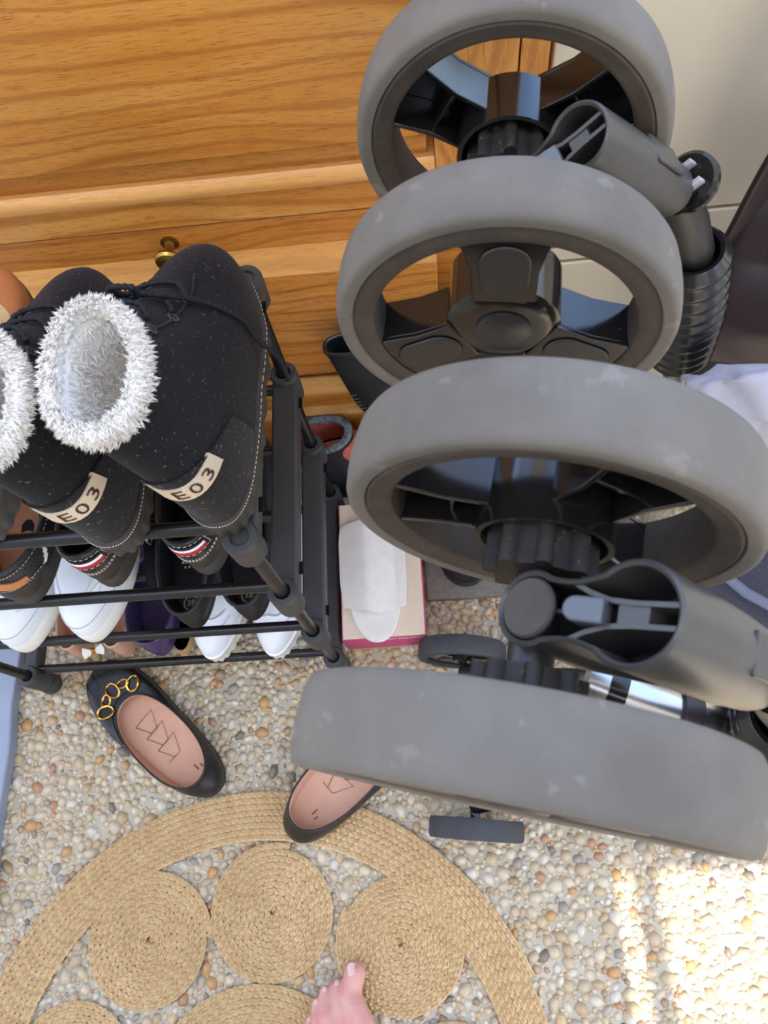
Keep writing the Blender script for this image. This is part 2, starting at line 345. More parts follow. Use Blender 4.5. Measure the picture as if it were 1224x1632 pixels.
strip('plinth', [(-.002,.0),(-.002,.1655),(.02,.1655),(.02,.0)], XL, XS+.068, wood('oak_plinth',(2,3.2,1.4),(.9,.78,.68)))
strip('end_stile', [(.0,.0),(.0,1.0),(.03,1.0),(.03,.0)], XS+.069, XR, wood('oak_end',(3,2.2,2.4),(.95,.9,.85),axis='Z'))
Mk = frame((-.243,.002,.519),(0,-1,0))
kb = MB().lathe([(.009,0),(.009,.002),(.005,.003),(.0042,.006),(.0042,.014),(.008,.017),(.0125,.020),(.0135,.023),(.012,.026),(.006,.028),(.0005,.0285)], 28, Mk, cap0=True).build('knob', M['brass'], sb)
tag(kb, 'aged brass knob')
# ------------------------------------------------------------------ cream cupboard to the right
wc = thing('cream_cupboard', 'smooth cream cupboard with a thin horizontal gap, right of the oak sideboard', 'cupboard', (.55,.55,0))
MB().box((-.43,.02,.0),(.6,.38,.80)).build('carcass', M['cream'], wc, smooth=False)
MB().box((-.432,.0,.486),(.6,.019,.80)).build('door', M['cream'], wc, smooth=False, bevel=.002)
MB().box((-.432,.0,.425),(.6,.019,.481)).build('drawer_front', M['cream'], wc, smooth=False, bevel=.002)
MB().box((-.432,.0,.1),(.6,.019,.42)).build('lower_door', M['cream'], wc, smooth=False, bevel=.002)
MB().box((-.433,-.004,.80),(.62,.40,.815)).build('top_board', M['cream'], wc, smooth=False, bevel=.002)
MB().box((-.42,.03,.0),(.6,.035,.1)).build('plinth', M['cream'], wc, smooth=False)
# ------------------------------------------------------------------ shoe rack
RX0, RX1, RY0, RY1 = -.583, -.152, .219, .44
PO = .011
TZ = [.562,.392,.222,.060]
rk = thing('shoe_rack', 'black four-tier shoe rack of rods and plastic end frames before the oak sideboard', 'shoe rack', (RX0,RY0,0))
def RP(x,y,z): return Vector((x-RX0,y-RY0,z))
for z in TZ:
    dz = -.0075 if z > .5 else 0
    for y in (RY0, RY0+.074, RY0+.148, RY1):
        MB().tube([RP(RX0,y,z),RP(RX1,y,z)], .0062, 14).build('rail', M['rack_rod'], rk)
    for x in (RX0, RX1):
        sg = 1 if x == RX1 else -1
        poly = []; hw = .0135 if z > .1 else .0088
        for k in range(13): a = PI+PI*k/12; poly.append((hw*math.cos(a), -PO+.0135*math.sin(a)))
        for k in range(13): a = PI*k/12; poly.append((hw*math.cos(a), RY1-RY0+PO+.0135*math.sin(a)))
        sidebar = MB().prism(poly, z-.016, z+.010+dz, Matrix.Translation(RP(x,RY0,0))).build('side_bar', M['rack_plastic'], rk, bevel=.0025)
        for y in (RY0-PO, RY1+PO):
            cp = MB().lathe([(.0145,z-.030),(.0148,z-.010),(.0148,z+.014+dz*1.5),(.0135,z+.017+dz*1.5),(.0085,z+.0172+dz*1.5),(.0075,z+.016+dz*1.5),(.0075,z-.002)], 24, Matrix.Translation(RP(x,y,0)), cap0=True).build('joint', M['rack_plastic'], sidebar)
            MB().lathe([(.0074,z-.001),(.0001,z-.001)], 16, Matrix.Translation(RP(x,y,0))).build('socket', M['hole'], sidebar, smooth=False)
            MB().box((-.002,-.006,z-.004),(.004,.006,z-.001), Matrix.Translation(RP(x+sg*.013,y+(.028 if y < .3 else -.028),0))).build('clip_slot', M['hole'], sidebar, smooth=False)
for x in (RX0, RX1):
    for y in (RY0-PO, RY1+PO):
        for z0, z1 in zip(TZ[1:]+[.012], TZ):
            MB().tube([RP(x,y,z1-.02),RP(x,y,z0+.006)], .0066, 14).build('post', M['rack_rod'], rk)
        MB().lathe([(.0145,0),(.0155,.004),(.0145,.02),(.012,.024)], 20, Matrix.Translation(RP(x,y,0)), cap0=True, cap1=True).build('foot_cap', M['rack_plastic'], rk)
# ------------------------------------------------------------------ shoes
class Last:
    """shape of one shoe: sole outline, opening and the upper between them, in local metres (heel at y=0, toe towards +y)"""
    def __init__(s, L, W, z0, y0, y1, ow, zb, zs, zf, toe_h=.045, toe_sq=2.5, heel_sq=2.4, bulge=.004, op_sq=2.2, bend=.006, drop=.004, toe_m=.5, spring=0, k=.45, ox=0, hwf=.78):
        s.__dict__.update(locals())
    def out(s, th, k=1.0):
        c, q = -math.cos(th), math.sin(th); p = s.toe_sq if c > 0 else s.heel_sq
        yy = math.copysign(abs(c)**(2/p), c); xx = math.copysign(abs(q)**(2/p), q); t_ = (yy+1)/2
        g = float(np.interp(t_, [0,.22,.45,.68,.86,1], [s.hwf,s.hwf,max(.84,s.hwf),1,.95,.84]))
        return Vector((xx*s.W/2*g*k + s.bend*(4*(t_-.5)**2), s.L/2+(t_-.5)*s.L*(1-(1-k)*s.W/s.L), 0)), t_
    def top(s, th, k=1.0, dz=0):
        c, q = -math.cos(th), math.sin(th); p = s.op_sq
        yy = math.copysign(abs(c)**(2/p), c); xx = math.copysign(abs(q)**(2/p), q); t_ = (yy+1)/2
        cy = (s.y0+s.y1)/2; hl = (s.y1-s.y0)/2
        z = s.zs+(s.zb-s.zs)*max(0,1-2*t_)**1.6+(s.zf-s.zs)*max(0,2*t_-1)**1.6
        return Vector((s.ox+xx*s.ow/2*k, cy+yy*(hl-(1-k)*s.ow/2), z+dz))
    def P(s, th, u, off=0):
        if off:
            e = 1e-3; a = s.P(th+e,u)-s.P(th-e,u); b = s.P(th,min(1,u+e))-s.P(th,max(0,u-e)); n = a.cross(b)
            if n.length > 0: return s.P(th,u)+n.normalized()*off
        B, t_ = s.out(th, .97); sp = s.spring*max(0,t_-.6)**2*6; B.z = s.z0+sp; T = s.top(th); wt = sstep(.42,.97,t_)
        d = Vector((math.sin(th),-math.cos(th),0))
        C1 = B+d*s.bulge; C1.z = B.z+lerp(s.k*(T.z-B.z), s.toe_h*1.3, wt)
        C2 = T+(B-T)*lerp(.2,s.toe_m,wt); C2.z = T.z-lerp(.3*(T.z-B.z), s.drop, wt)
        m = 1-u; return B*m**3+C1*3*m*m*u+C2*3*m*u*u+T*u**3
NTH = 56
TH = [2*PI*k/NTH for k in range(NTH)]
def upper(l, name, m, root, nu=12):
    return MB().loft([[l.P(th,u/nu) for th in TH] for u in range(nu+1)]).build(name, m, root, sharp=60)
def lining(l, m, root, inset=.9, zin=None, name='lining', kin=.84, mid=True):
    zi = l.z0+.004 if zin is None else zin
    rings = [[l.top(th,1,.0) for th in TH],[l.top(th,.97,.0006) for th in TH],[l.top(th,inset,-.004) for th in TH]]
    bt = []
    for th in TH:
        b, _ = l.out(th,kin); b.z = zi; tp = l.top(th,.9); q = tp*.45+b*.55; q.y = min(q.y, l.y1*.6+b.y*.4) if True else q.y
        b.y = min(b.y, l.y1+.03); rings_ = b
        bt.append(b)
    rings.append([(rings[2][i]*.5+bt[i]*.5) for i in range(NTH)])
    rings.append(bt)
    return MB().loft(rings).build(name, m, root, sharp=70)
def insole(l, m, root, zin=None, kin=.85, name='insole', dome=.0):
    zi = l.z0+.005 if zin is None else zin
    ring = []
    for th in TH:
        b, _ = l.out(th,kin); b.y = min(b.y, l.y1+.031); b.z = zi; ring.append(b)
    c = Vector((0,l.y1*.5,zi-dome)); mid = [c+(b-c)*.55-Vector((0,0,dome*.7)) for b in ring]
    return MB().loft([ring,mid]).add(mid+[c], [(i,(i+1)%NTH,NTH) for i in range(NTH)]).build(name, m, root, sharp=70)
def sole(l, m, root, th0=0, lip=.002, name='sole', k=1.0, lugs=0, heel=0):
    rings = []
    def ring(kk, z, lug=0):
        R_ = []
        for i, th in enumerate(TH if not lug else [2*PI*j/(NTH*2) for j in range(NTH*2)]):
            b, t_ = l.out(th, kk); b.z = z+l.spring*max(0,t_-.6)**2*6
            R_.append(b)
        return R_
    if lugs:
        n2 = NTH*2
        def lr(kk, z, cut):
            R_ = []
            for j in range(n2):
                th = 2*PI*j/n2; c = (j % 4) < 2; b, t_ = l.out(th, kk-(cut if c else 0)); b.z = z; R_.append(b)
            return R_
        mb = MB(); mb.loft([lr(.93,0,.0),lr(1.0,.0,.05),lr(1.005,l.z0*.45,.04),lr(1.0,l.z0*.5,0),lr(1.0,l.z0*.72,0),lr(1.03,l.z0*.76,0),lr(1.03,l.z0*.98,0),lr(.95,l.z0+.001,0)], True, True, True)
        return mb.build(name, m, root, sharp=50)
    return MB().loft([ring(.95,0),ring(k,.0025),ring(k+.012,l.z0*.5),ring(k,l.z0-.0012),ring(k-.02,l.z0+.0012)], True, True, True).build(name, m, root, sharp=50)
def rim(l, r, m, root, name='collar', k=1.0, dz=0):
    return MB().tube([l.top(th,k,dz) for th in TH], r, 10, closed=True).build(name, m, root)
def stitch(l, path, m, root, name='stitching', ln=.0026, gap=.0018, r=.00045, off=.0008):
    """path: list of (theta,u); a row of stitches standing on the upper"""
    P = [l.P(th,u,off) for th,u in path]; mb = MB(); d = 0; acc = 0; on = True; cur = P[0]
    segs = []
    for a, b in zip(P, P[1:]):
        L_ = (b-a).length
        n_ = max(1,int(L_/(ln+gap)+.5))
        for k in range(n_): segs.append((a.lerp(b,k/n_), a.lerp(b,(k+ln/(ln+gap))/n_)))
    for a, b in segs: mb.tube([a,b], r, 5)
    return mb.build(name, m, root)
def densify(path, n=14):
    out = []
    for (a,b) in zip(path, path[1:]):
        for k in range(n): out.append((lerp(a[0],b[0],k/n), lerp(a[1],b[1],k/n)))
    return out+[path[-1]]
def patch(l, th0, th1, u0, u1, m, root, name, off=.001, n=14, k=6, edge=None):
    """a panel lying on the upper between two angles; u0,u1 may be functions of 0..1"""
    f0 = u0 if callable(u0) else (lambda t_: u0); f1 = u1 if callable(u1) else (lambda t_: u1)
    rows = []
    for j in range(k+1):
        rows.append([l.P(lerp(th0,th1,i/n), lerp(f0(i/n),f1(i/n),j/k), off) for i in range(n+1)])
    lo = [l.P(lerp(th0,th1,i/n), f0(i/n), -.001) for i in range(n+1)]; hi = [l.P(lerp(th0,th1,i/n), f1(i/n), -.001) for i in range(n+1)]
    mb = MB().loft([lo]+rows+[hi], False)
    return mb.build(name, m, root, sharp=50)
def wrap_text(l, body, size, thc, uc, m, root, off, name='lettering', mx=1, spacing=1.0, rot=0):
    vs, fs = text_mesh(body, size, spacing)
    e = 1e-3; sx = (l.P(thc+e,uc)-l.P(thc-e,uc)).length/(2*e); sy = (l.P(thc,uc+e)-l.P(thc,uc-e)).length/(2*e)
    bm = bmesh.new(); me = bpy.data.meshes.new('t'); me.from_pydata(vs,[],fs); bm.from_mesh(me); bmesh.ops.subdivide_edges(bm, edges=[x for x in bm.edges if x.calc_length() > size*.25], cuts=2); 
    for v_ in bm.verts:
        x = v_.co.x*math.cos(rot)-v_.co.y*math.sin(rot); y = v_.co.x*math.sin(rot)+v_.co.y*math.cos(rot)
        v_.co = l.P(thc+mx*x/sx, uc+y/sy, off)
    bmesh.ops.triangulate(bm, faces=bm.faces); bm.to_mesh(me); bm.free(); me.name = name; me.materials.append(m)
    o = bpy.data.objects.new(name, me); col.objects.link(o); o.parent = root; return o
def cord(pts, r, m, root, name, twist=900, n=10, amp=.22, sub=10):
    """a twisted cord"""
    P = []
    pts = [Vector(p) for p in pts]
    for i in range(len(pts)-1):
        a = pts[max(i-1,0)]; b = pts[i]; c = pts[i+1]; d = pts[min(i+2,len(pts)-1)]
        for k in range(sub):
            t_ = k/sub; P.append(.5*((2*b)+(c-a)*t_+(2*a-5*b+4*c-d)*t_*t_+(3*b-a-3*c+d)*t_**3))
    P.append(pts[-1])
    s_ = 0; rs = []
    for i, p in enumerate(P):
        if i: s_ += (P[i]-P[i-1]).length
        rs.append(r*(1+amp*math.sin(s_*twist)))
    return MB().tube(P, rs, n).build(name, m, root)
def heading(heel, toe): return math.atan2(toe[1]-heel[1], toe[0]-heel[0])-PI/2
# --- the two fleece lined boots on the top tier
BZ = TZ[0]+.0064
def winter_boot(label, heel, toe, flip, lace_side):
    rt = thing('winter_boot', label, 'boot', (heel[0],heel[1],BZ), heading(heel,toe), 'fleece lined boots on the top tier')
    l = Last(.244,.098 if flip > 0 else .095,.030,.006,.086,.053,.170,.173,.182,toe_h=.046,toe_sq=2.25,heel_sq=2.3,bulge=.005,op_sq=2.15,bend=.006,drop=.105,toe_m=.34,k=.42,ox=-.025 if flip > 0 else -.012)
    upper(l,'upper',M['suede'],rt,18); sole(l,M['rubber_sole'],rt,lugs=1)
    # welt stitches
    mb = MB()
    for k in range(150):
        a, _ = l.out(2*PI*k/150,1.032); b, _ = l.out(2*PI*(k+.55)/150,1.032); a.z = b.z = .0262; mb.tube([a,b],.0005,5)
    mb.build('welt_stitching', M['thread'], rt)['kind'] = 'stuff'
    patch(l,-1.15,1.15,0.02,lambda q: .50-.20*abs(2*q-1)**2.2,M['suede2'],rt,'heel_counter',.0014,24,6)
    pth = densify([(-1.12,.33),(-.85,.40),(-.5,.475),(0,.51),(.5,.475),(.85,.40),(1.12,.33)],8)
    stitch(l,pth,M['suede2'],rt,'seam_stitching',.002,.001,.0006,.0018)
    lc = .0
    patch(l,lc-.50,lc+.74,.325,.435,M['label'],rt,'name_tag',.0026,12,3)
    wrap_text(l,'E03',.0158,lc+.27,.380,M['ink'],rt,.0031,spacing=1.3)
    # fleece lining, collar roll and tufts
    lin = MB().loft([[l.top(th,k_,-d_)+Vector((-l.ox*min(1,d_/.12),0,0)) for th in TH] for k_,d_ in ((1.02,0),(.9,.004),(.84,.03),(.80,.06),(.74,.09),(.66,.115),(.45,.128),(.05,.132))]).build('fleece_lining', M['fleece_in'], rt)
    mb = MB(); N = 140; rings = []
    for i in range(N):
        th = 2*PI*i/N; c = l.top(th,1.0,-.003); d = Vector((math.sin(th)*1.0,-math.cos(th)*1.0,0)).normalized()
        ring = []
        for k in range(10):
            a = 2*PI*k/10; rr = .0058*(1+.18*math.sin(i*1.7+k*2.1)+.14*rnd.uniform(-1,1))
            ring.append(c+d*(math.cos(a)*rr*.9)+Vector((0,0,math.sin(a)*rr*1.15)))
        rings.append(ring)
    rings.append(rings[0]); mb.loft(rings); cl = mb.build('fleece_collar', M['fleece'], rt)
    def tufts(n, ku, kd, ln, outw, upw, parent, m, name):
        mb = MB()
        for q in range(n):
            th = rnd.uniform(0,2*PI); kk = rnd.uniform(*ku); zd = rnd.uniform(*kd); base = l.top(th,kk,zd)+Vector((-l.ox*min(1,max(0,-zd)/.12),0,0)); d = Vector((math.sin(th),-math.cos(th),0)); tn = Vector((math.cos(th),math.sin(th),0))
            dirn = (d*outw*rnd.uniform(.6,1.3)+Vector((0,0,upw*rnd.uniform(.4,1.4)))+tn*rnd.uniform(-.5,.5)).normalized(); tip = base+dirn*ln*rnd.uniform(.6,1.25)
            for h in range(4):
                b_ = base+tn*rnd.uniform(-.0022,.0022)+Vector((0,0,rnd.uniform(-.002,.002))); t2 = tip+Vector((rnd.uniform(-1,1),rnd.uniform(-1,1),rnd.uniform(-1,1)))*.0009
                sd = dirn.cross(Vector((rnd.uniform(-1,1),rnd.uniform(-1,1),rnd.uniform(-1,1)))).normalized()*.0004
                md = (b_+t2)/2-Vector((0,0,.0006))
                mb.add([b_-sd,b_+sd,md+sd*.8,md-sd*.8,t2],[(0,1,2,3),(3,2,4)])
        o = mb.build(name, m, parent, sharp=180); o['kind'] = 'stuff'
    tufts(1900,(1.02,1.14),(-.008,.005),.0052,1.0,-.25,rt,M['fleece'],'fringe')
    tufts(1300,(.86,1.06),(-.002,.004),.0042,-.4,.6,rt,M['fleece'],'rim_tufts')
    tufts(1300,(.80,.86),(-.08,-.008),.005,-.5,-.6,rt,M['fleece_in'],'lining_tufts')
    # lacing: tongue edge seam, eyelets, cord hanging over the side
    s_ = lace_side
    for side in (-1,1):
        pth = densify([(PI+side*.95,.99),(PI+side*.80,.80),(PI+side*.62,.62),(PI+side*.40,.52)],6)
        stitch(l,pth,M['suede2'],rt,'facing_seam',.004,.0005,.0011,.001)
        for (a,u) in ((.88,.90),(.76,.77),(.62,.66)):
            c = l.P(PI+side*a,u,.001); n_ = (l.P(PI+side*a,u,.01)-c).normalized()
            MB().lathe([(.0022,0),(.0026,.0008),(.0042,.0008),(.0046,0)],14,frame(c,n_)).build('eyelet', M['rubber_sole'], rt)
    for u0,u1 in ((.90,.86),(.77,.74),(.66,.63)):
        cord([l.P(PI-.7,u0,.003),l.P(PI-.3,(u0+u1)/2,.005),l.P(PI+.3,(u0+u1)/2,.005),l.P(PI+.7,u1,.003)],.0019,M['lace'],rt,'lace')
    if s_:
        a = [(PI+s_*.1,.82,.008),(PI+s_*.45,.76,.008),(PI+s_*.8,.64,.006),(PI+s_*1.1,.5,.004),(PI+s_*1.32,.33,.004),(PI+s_*1.45,.18,.005)]
        pl = [l.P(x,u,o_) for x,u,o_ in a]; e = pl[-1]; pl += [e+Vector((-s_*.012,-.006,-.022)),e+Vector((-s_*.016,-.016,-.040))]
        cord(pl,.0021,M['lace'],rt,'lace_end',1500)
        cord([l.P(PI+s_*.1,.82,.006),l.P(PI+s_*.15,.86,.013),l.P(PI-s_*.1,.87,.014),l.P(PI-s_*.15,.80,.008),l.P(PI+s_*.1,.80,.01)],.0022,M['lace'],rt,'lace_knot',1500)
    return rt
winter_boot('whole black suede boot with white fleece nearest the rack corner, lace hanging over its side',(-.166,.207),(-.180,.474),1,-1)
winter_boot('black suede boot with white fleece, left of the other, its opening cut by the frame',(-.246,.197),(-.288,.466),-1,0)
# --- hiking shoe at the very left of the top tier
rt = thing('hiking_shoe','beige mesh hiking shoe with tan toe and grey lugged sole on the top tier','shoe',(-.360,.212,BZ),R(1))
l = Last(.238,.088,.030,.012,.115,.055,.085,.075,.098,toe_h=.034,drop=.05,bulge=.006,bend=.006)
upper(l,'upper',simple('beige_mesh',(206,180,130),.9,.2,(190,162,112),300,.6,900,.0006),rt,14); sole(l,simple('grey_lugged_rubber',(92,90,86),.7,.3,(80,78,74),60),rt,lugs=1)
patch(l,PI-1.15,PI+1.15,.02,lambda q:.62-.25*abs(2*q-1),M['tan_leather'],rt,'toe_cap',.0016,20,6)
patch(l,.35,1.5,.35,.95,M['charcoal_cloth'],rt,'side_overlay',.0014); patch(l,-1.5,-.35,.35,.95,M['charcoal_cloth'],rt,'side_overlay',.0014)
lining(l,M['charcoal_cloth'],rt); insole(l,M['charcoal_cloth'],rt); rim(l,.0035,M['charcoal_cloth'],rt)
for u in (.95,.85,.75): cord([l.P(PI-.7,u,.003),l.P(PI,u,.006),l.P(PI+.7,u,.003)],.002,M['lace'],rt,'lace')
# --- tier two: leather shoes, heels to the viewer
Z2 = TZ[1]+.0064
def heel_tag_shoe(label, heel, toe):
    rt = thing('leather_shoe',label,'shoe',(heel[0],heel[1],Z2),heading(heel,toe),'dark leather shoes with a striped heel tag')
    l = Last(.275,.084,.022,.006,.135,.056,.080,.062,.085,toe_h=.045,bulge=.007,bend=.004)
    upper(l,'upper',M['brown_black'],rt,14); sole(l,M['rubber_sole'],rt); lining(l,M['black_leather'],rt); insole(l,M['black_leather'],rt); rim(l,.003,M['black_leather'],rt)
    patch(l,-.85,.85,.50,.97,M['black_leather'],rt,'heel_panel',.0012,16,4)
    for off in (0,.035):
        stitch(l,densify([(-1.2,.52-off),(-.7,.45-off),(0,.43-off),(.7,.45-off)],10),M['thread'],rt)
        stitch(l,densify([(.85+off*1.5,.97),(.83+off*1.5,.5),(.88+off*1.5,.12)],12),M['thread'],rt)
    a0, a1 = -.72, .52
    patch(l,a0,a1,.80,.86,M['navy'],rt,'navy_stripe',.0026,12,2); patch(l,a0,a1,.73,.80,M['white'],rt,'white_stripe',.0026,12,2); patch(l,a0,a1,.645,.73,M['red'],rt,'red_stripe',.0026,12,2)
    stitch(l,densify([(a0-.07,.90),(a1+.08,.90),(a1+.08,.60),(a0-.07,.60),(a0-.07,.90)],10),M['thread'],rt,'tag_stitching',off=.0016)
    return rt
heel_tag_shoe('dark leather shoe with striped heel tag under the left boot, beside the boat shoe',(-.327,.226),(-.327,.5))
heel_tag_shoe('dark leather shoe with striped heel tag under the right boot, nearest the rack corner',(-.231,.232),(-.231,.5))
rt = thing('boat_shoe','black boat shoe with tan side patch and brown insole at the left end','shoe',(-.412,.214,Z2),R(0))
l = Last(.285,.094,.018,.010,.165,.072,.066,.052,.066,toe_h=.042,bulge=.007,bend=.004)
upper(l,'upper',M['grain_leather'],rt,14); sole(l,M['rubber_sole'],rt); lining(l,M['brown_insole'],rt); ins = insole(l,M['brown_insole'],rt); rim(l,.003,M['grain_leather'],rt)
patch(l,-.75,.75,.02,lambda q:.50-.18*abs(2*q-1),M['brown_black'],rt,'heel_counter',.0012,20,5)
patch(l,-.72,.50,lambda q:.55-.10*abs(2*q-1),lambda q:.80-.16*abs(2*q-1)-.06*q,M['tan_leather'],rt,'tan_patch',.0018,16,4)
for off in (0,.045): stitch(l,densify([(-.75,.30-off),(-.4,.46-off),(0,.53-off),(.35,.50-off),(.8,.30-off)],8),M['thread'],rt)
stitch(l,densify([(-.9,.86),(0,.86),(.9,.84),(1.6,.8)],12),M['thread'],rt)
mb = MB()
for k in range(6): mb.tube([l.P(.78+.05*k,.30+.09*k,.0015),l.P(.88+.05*k,.36+.09*k,.0015)],.0013,6)
mb.build('whip_stitch',M['white'],rt)
vs,fs = text_mesh('OAD',.015,1.2); Mt = Matrix.Translation((.021,.10,l.z0+.0056))@Matrix.Rotation(R(82),4,'Z'); MB().add([Mt@Vector(q) for q in vs],fs).build('insole_lettering',M['hole'],rt,smooth=False)
em = [(-.006,-.006),(-.002,-.0045),(.002,-.0045),(.006,-.006),(.0062,.002),(.003,.0068),(0,.0078),(-.003,.0068),(-.0062,.002)]
MB().prism(em,l.z0+.0054,l.z0+.0058,Matrix.Translation((.004,.075,0))).build('insole_emblem',M['hole'],rt,smooth=False)
# --- tier three
Z3 = TZ[2]+.0064
def white_sneaker(label, toe, rz):
    rt = thing('white_sneaker',label,'shoe',(toe[0],toe[1]+.285,Z3),PI+rz,'smooth white sneakers on the third tier')
    l = Last(.285,.089,.026,.008,.150,.066,.080,.066,.085,toe_h=.042,toe_sq=2.3,bulge=.004)
    upper(l,'upper',M['white_leather'],rt,14); sole(l,M['white_rubber'],rt); lining(l,M['white_leather'],rt); insole(l,M['white'],rt); rim(l,.003,M['white_leather'],rt)
    stitch(l,densify([(PI-1.2,.14),(PI-.6,.17),(PI,.18),(PI+.6,.17),(PI+1.2,.14)],10),simple('grey_seam',(188,188,190),.7),rt,'toe_seam',.006,.0002,.0006,.0003)
    for s_ in (-1,1):
        stitch(l,densify([(PI+s_*.25,.42),(PI+s_*.55,.50),(PI+s_*.85,.66)],8),M['white_leather'],rt,'crease',.006,.0001,.0012,.0004)
    mb = MB(); c = [l.P(PI+.55+.16*math.cos(a),.38+.045*math.sin(a),.0004) for a in [2*PI*k/24 for k in range(24)]]; mb.tube(c,.0006,6,closed=True); mb.build('embossed_oval',M['white_leather'],rt)
    for u in (.72,.82,.92): MB().tube([l.P(PI-.55,u,.002),l.P(PI,u,.005),l.P(PI+.55,u,.002)],.0028,8).build('lace',M['white'],rt)
white_sneaker('smooth white sneaker on the third tier, leftmost one, cut by the frame',(-.504,.205),R(2))
white_sneaker('smooth white sneaker on the third tier, right one under the left boot',(-.411,.212),R(0))
def clog(label, heel, toe, digits):
    rt = thing('black_clog',label,'shoe',(heel[0],heel[1],Z3),heading(heel,toe),'black moulded clogs with a size mark')
    l = Last(.245,.076,.010,.007,.165,.060,.046,.050,.050,toe_h=.045,heel_sq=2.2,bulge=.005,op_sq=2.3,bend=.003,hwf=.86)
    upper(l,'upper',M['eva'],rt,12); sole(l,M['eva'],rt); lining(l,M['eva'],rt,.92,kin=.76); insole(l,M['eva'],rt,kin=.77); rim(l,.0028,M['eva'],rt)
    z = l.z0+.0056
    MB().tube([(.0085*math.cos(2*PI*k/24),.028+.0085*math.sin(2*PI*k/24),z) for k in range(24)],.0007,6,closed=True).build('size_ring',M['thread'],rt)
    vs,fs = text_mesh(digits,.0105,1.0); Mt = Matrix.Translation((0,.028,z+.0003)); MB().add([Mt@Vector(q) for q in vs],fs).build('size_digits',M['thread'],rt,smooth=False)
    mb = MB()
    for k in range(5): mb.box((-.012+.005*k,.078,z),(-.0085+.005*k,.0815,z+.0003)); mb.box((-.009+.005*k,.072,z),(-.0065+.005*k,.0745,z+.0003))
    mb.build('size_print',M['thread'],rt,smooth=False)
clog('black moulded clog with ringed size mark, left one on the third tier',(-.2955,.221),(-.303,.45),'38')
clog('black moulded clog with ringed size mark, right one beside the rack corner',(-.227,.226),(-.228,.46),'38')
rt = thing('strap_sandal','navy strap sandal with small silver buckle between the white sneaker and left clog','sandal',(-.3520,.262,Z3),R(0))
l = Last(.215,.027,.012,.008,.12,.045,.03,.03,.03)
sole(l,M['eva'],rt)
MB().tube([(-.014,.075,.012),(-.014,.072,.05),(-.008,.068,.074),(.008,.068,.074),(.014,.072,.05),(.014,.075,.012)],.006,8).build('strap',M['navy'],rt)
MB().tube([(-.012,.19,.012),(-.009,.18,.035),(.009,.18,.035),(.012,.19,.012)],.009,8).build('toe_strap',M['navy'],rt)
MB().tube([(.012,.060+.006*math.cos(a),.050+.010*math.sin(a)) for a in [2*PI*k/14 for k in range(14)]],.0016,6,closed=True).build('buckle',M['silver'],rt)
# --- bottom tier
Z4 = TZ[3]+.0064
def nude_flat(label, heel, rz, bow):
    rt = thing('nude_flat',label,'shoe',(heel[0],heel[1],Z4),rz,'nude patent flats on the bottom tier')
    l = Last(.23,.058,.008,.006,.165,.046,.045,.034,.032,toe_h=.03,bulge=.004)
    upper(l,'upper',M['nude'],rt,10); sole(l,M['tan_rubber'],rt); lining(l,M['pink_insole'],rt); insole(l,M['pink_insole'],rt); rim(l,.0016,M['nude_rim'],rt)
    if bow:
        for s_ in (-1,1):
            c = Vector((-.028,.004,.036)); mb = MB()
            pr = [(0,0),(.006,.005),(.018,.010),(.021,.0),(.018,-.010),(.006,-.005)]
            mb.prism([(s_*x*.7,y*.9) for x,y in pr],-.002,.002,frame(c,(.4,-.6,.65))).build('bow_loop',M['white_rubber'],rt,bevel=.0008)
        MB().box((-.003,-.004,-.003),(.003,.004,.003),frame((-.028,.004,.036),(.4,-.6,.65))).build('bow_knot',M['gold'],rt,bevel=.001)
nude_flat('nude patent flat at the left end of the bottom tier, without a bow',(-.512,.228),R(1),False)
nude_flat('nude patent flat on the bottom tier with a small white bow at its heel',(-.450,.227),R(0),True)
rt = thing('jelly_shoe','glossy purple jelly shoe on the bottom tier left of the white chunky sneakers','shoe',(-.393,.222,Z4+.018),R(-1))
l = Last(.24,.078,.012,.007,.13,.066,.05,.045,.055,toe_h=.04,bulge=.007)
upper(l,'upper',M['purple'],rt,12); sole(l,M['purple'],rt); lining(l,M['purple'],rt); insole(l,M['purple'],rt); rim(l,.0025,M['purple'],rt)
rt = thing('tan_slide','tan rubber slide, its rounded heel peeping out right of the purple jelly shoe','sandal',(-.368,.225,Z4),R(-1))
l = Last(.24,.062,.016,.008,.15,.05,.03,.03,.03)
sole(l,M['tan_rubber'],rt); insole(l,M['tan_rubber'],rt,.0172,.88)
MB().tube([(-.026,.21,.010),(0,.212,.014),(.026,.21,.010)],.004,8).build('toe_bar',M['tan_rubber'],rt)
def chunky(label, toe, rz, lin):
    rt = thing('chunky_sneaker',label,'shoe',(toe[0],toe[1]+.265,Z4),PI+rz,'white chunky sneakers on the bottom tier')
    l = Last(.265,.078,.030,.008,.125,.05,.085,.075,.095,toe_h=.040,toe_sq=2.3,bulge=.006)
    upper(l,'upper',M['white_leather'],rt,14); sole(l,M['white_rubber'],rt,lugs=1); lining(l,lin,rt); insole(l,lin,rt); rim(l,.004,lin,rt)
    patch(l,PI-.75,PI+.75,.62,.99,M['taupe'] if lin is M['taupe'] else M['red'],rt,'tongue',.001,12,5)
    for u,a in ((.30,.8),(.42,.7)): stitch(l,densify([(PI-a,u),(PI,u+.08),(PI+a,u)],10),M['white_leather'],rt,'crease',.006,.0001,.0016,.0006)
    for u in (.66,.76,.86): MB().tube([l.P(PI-.5,u,.002),l.P(PI,u,.005),l.P(PI+.5,u,.002)],.0026,8).build('lace',M['white'],rt)
chunky('white chunky sneaker with taupe tongue on the bottom tier',(-.299,.212),R(-2),M['taupe'])
chunky('white chunky sneaker with red tongue at the right end of the bottom tier',(-.214,.211),R(-2),M['red'])
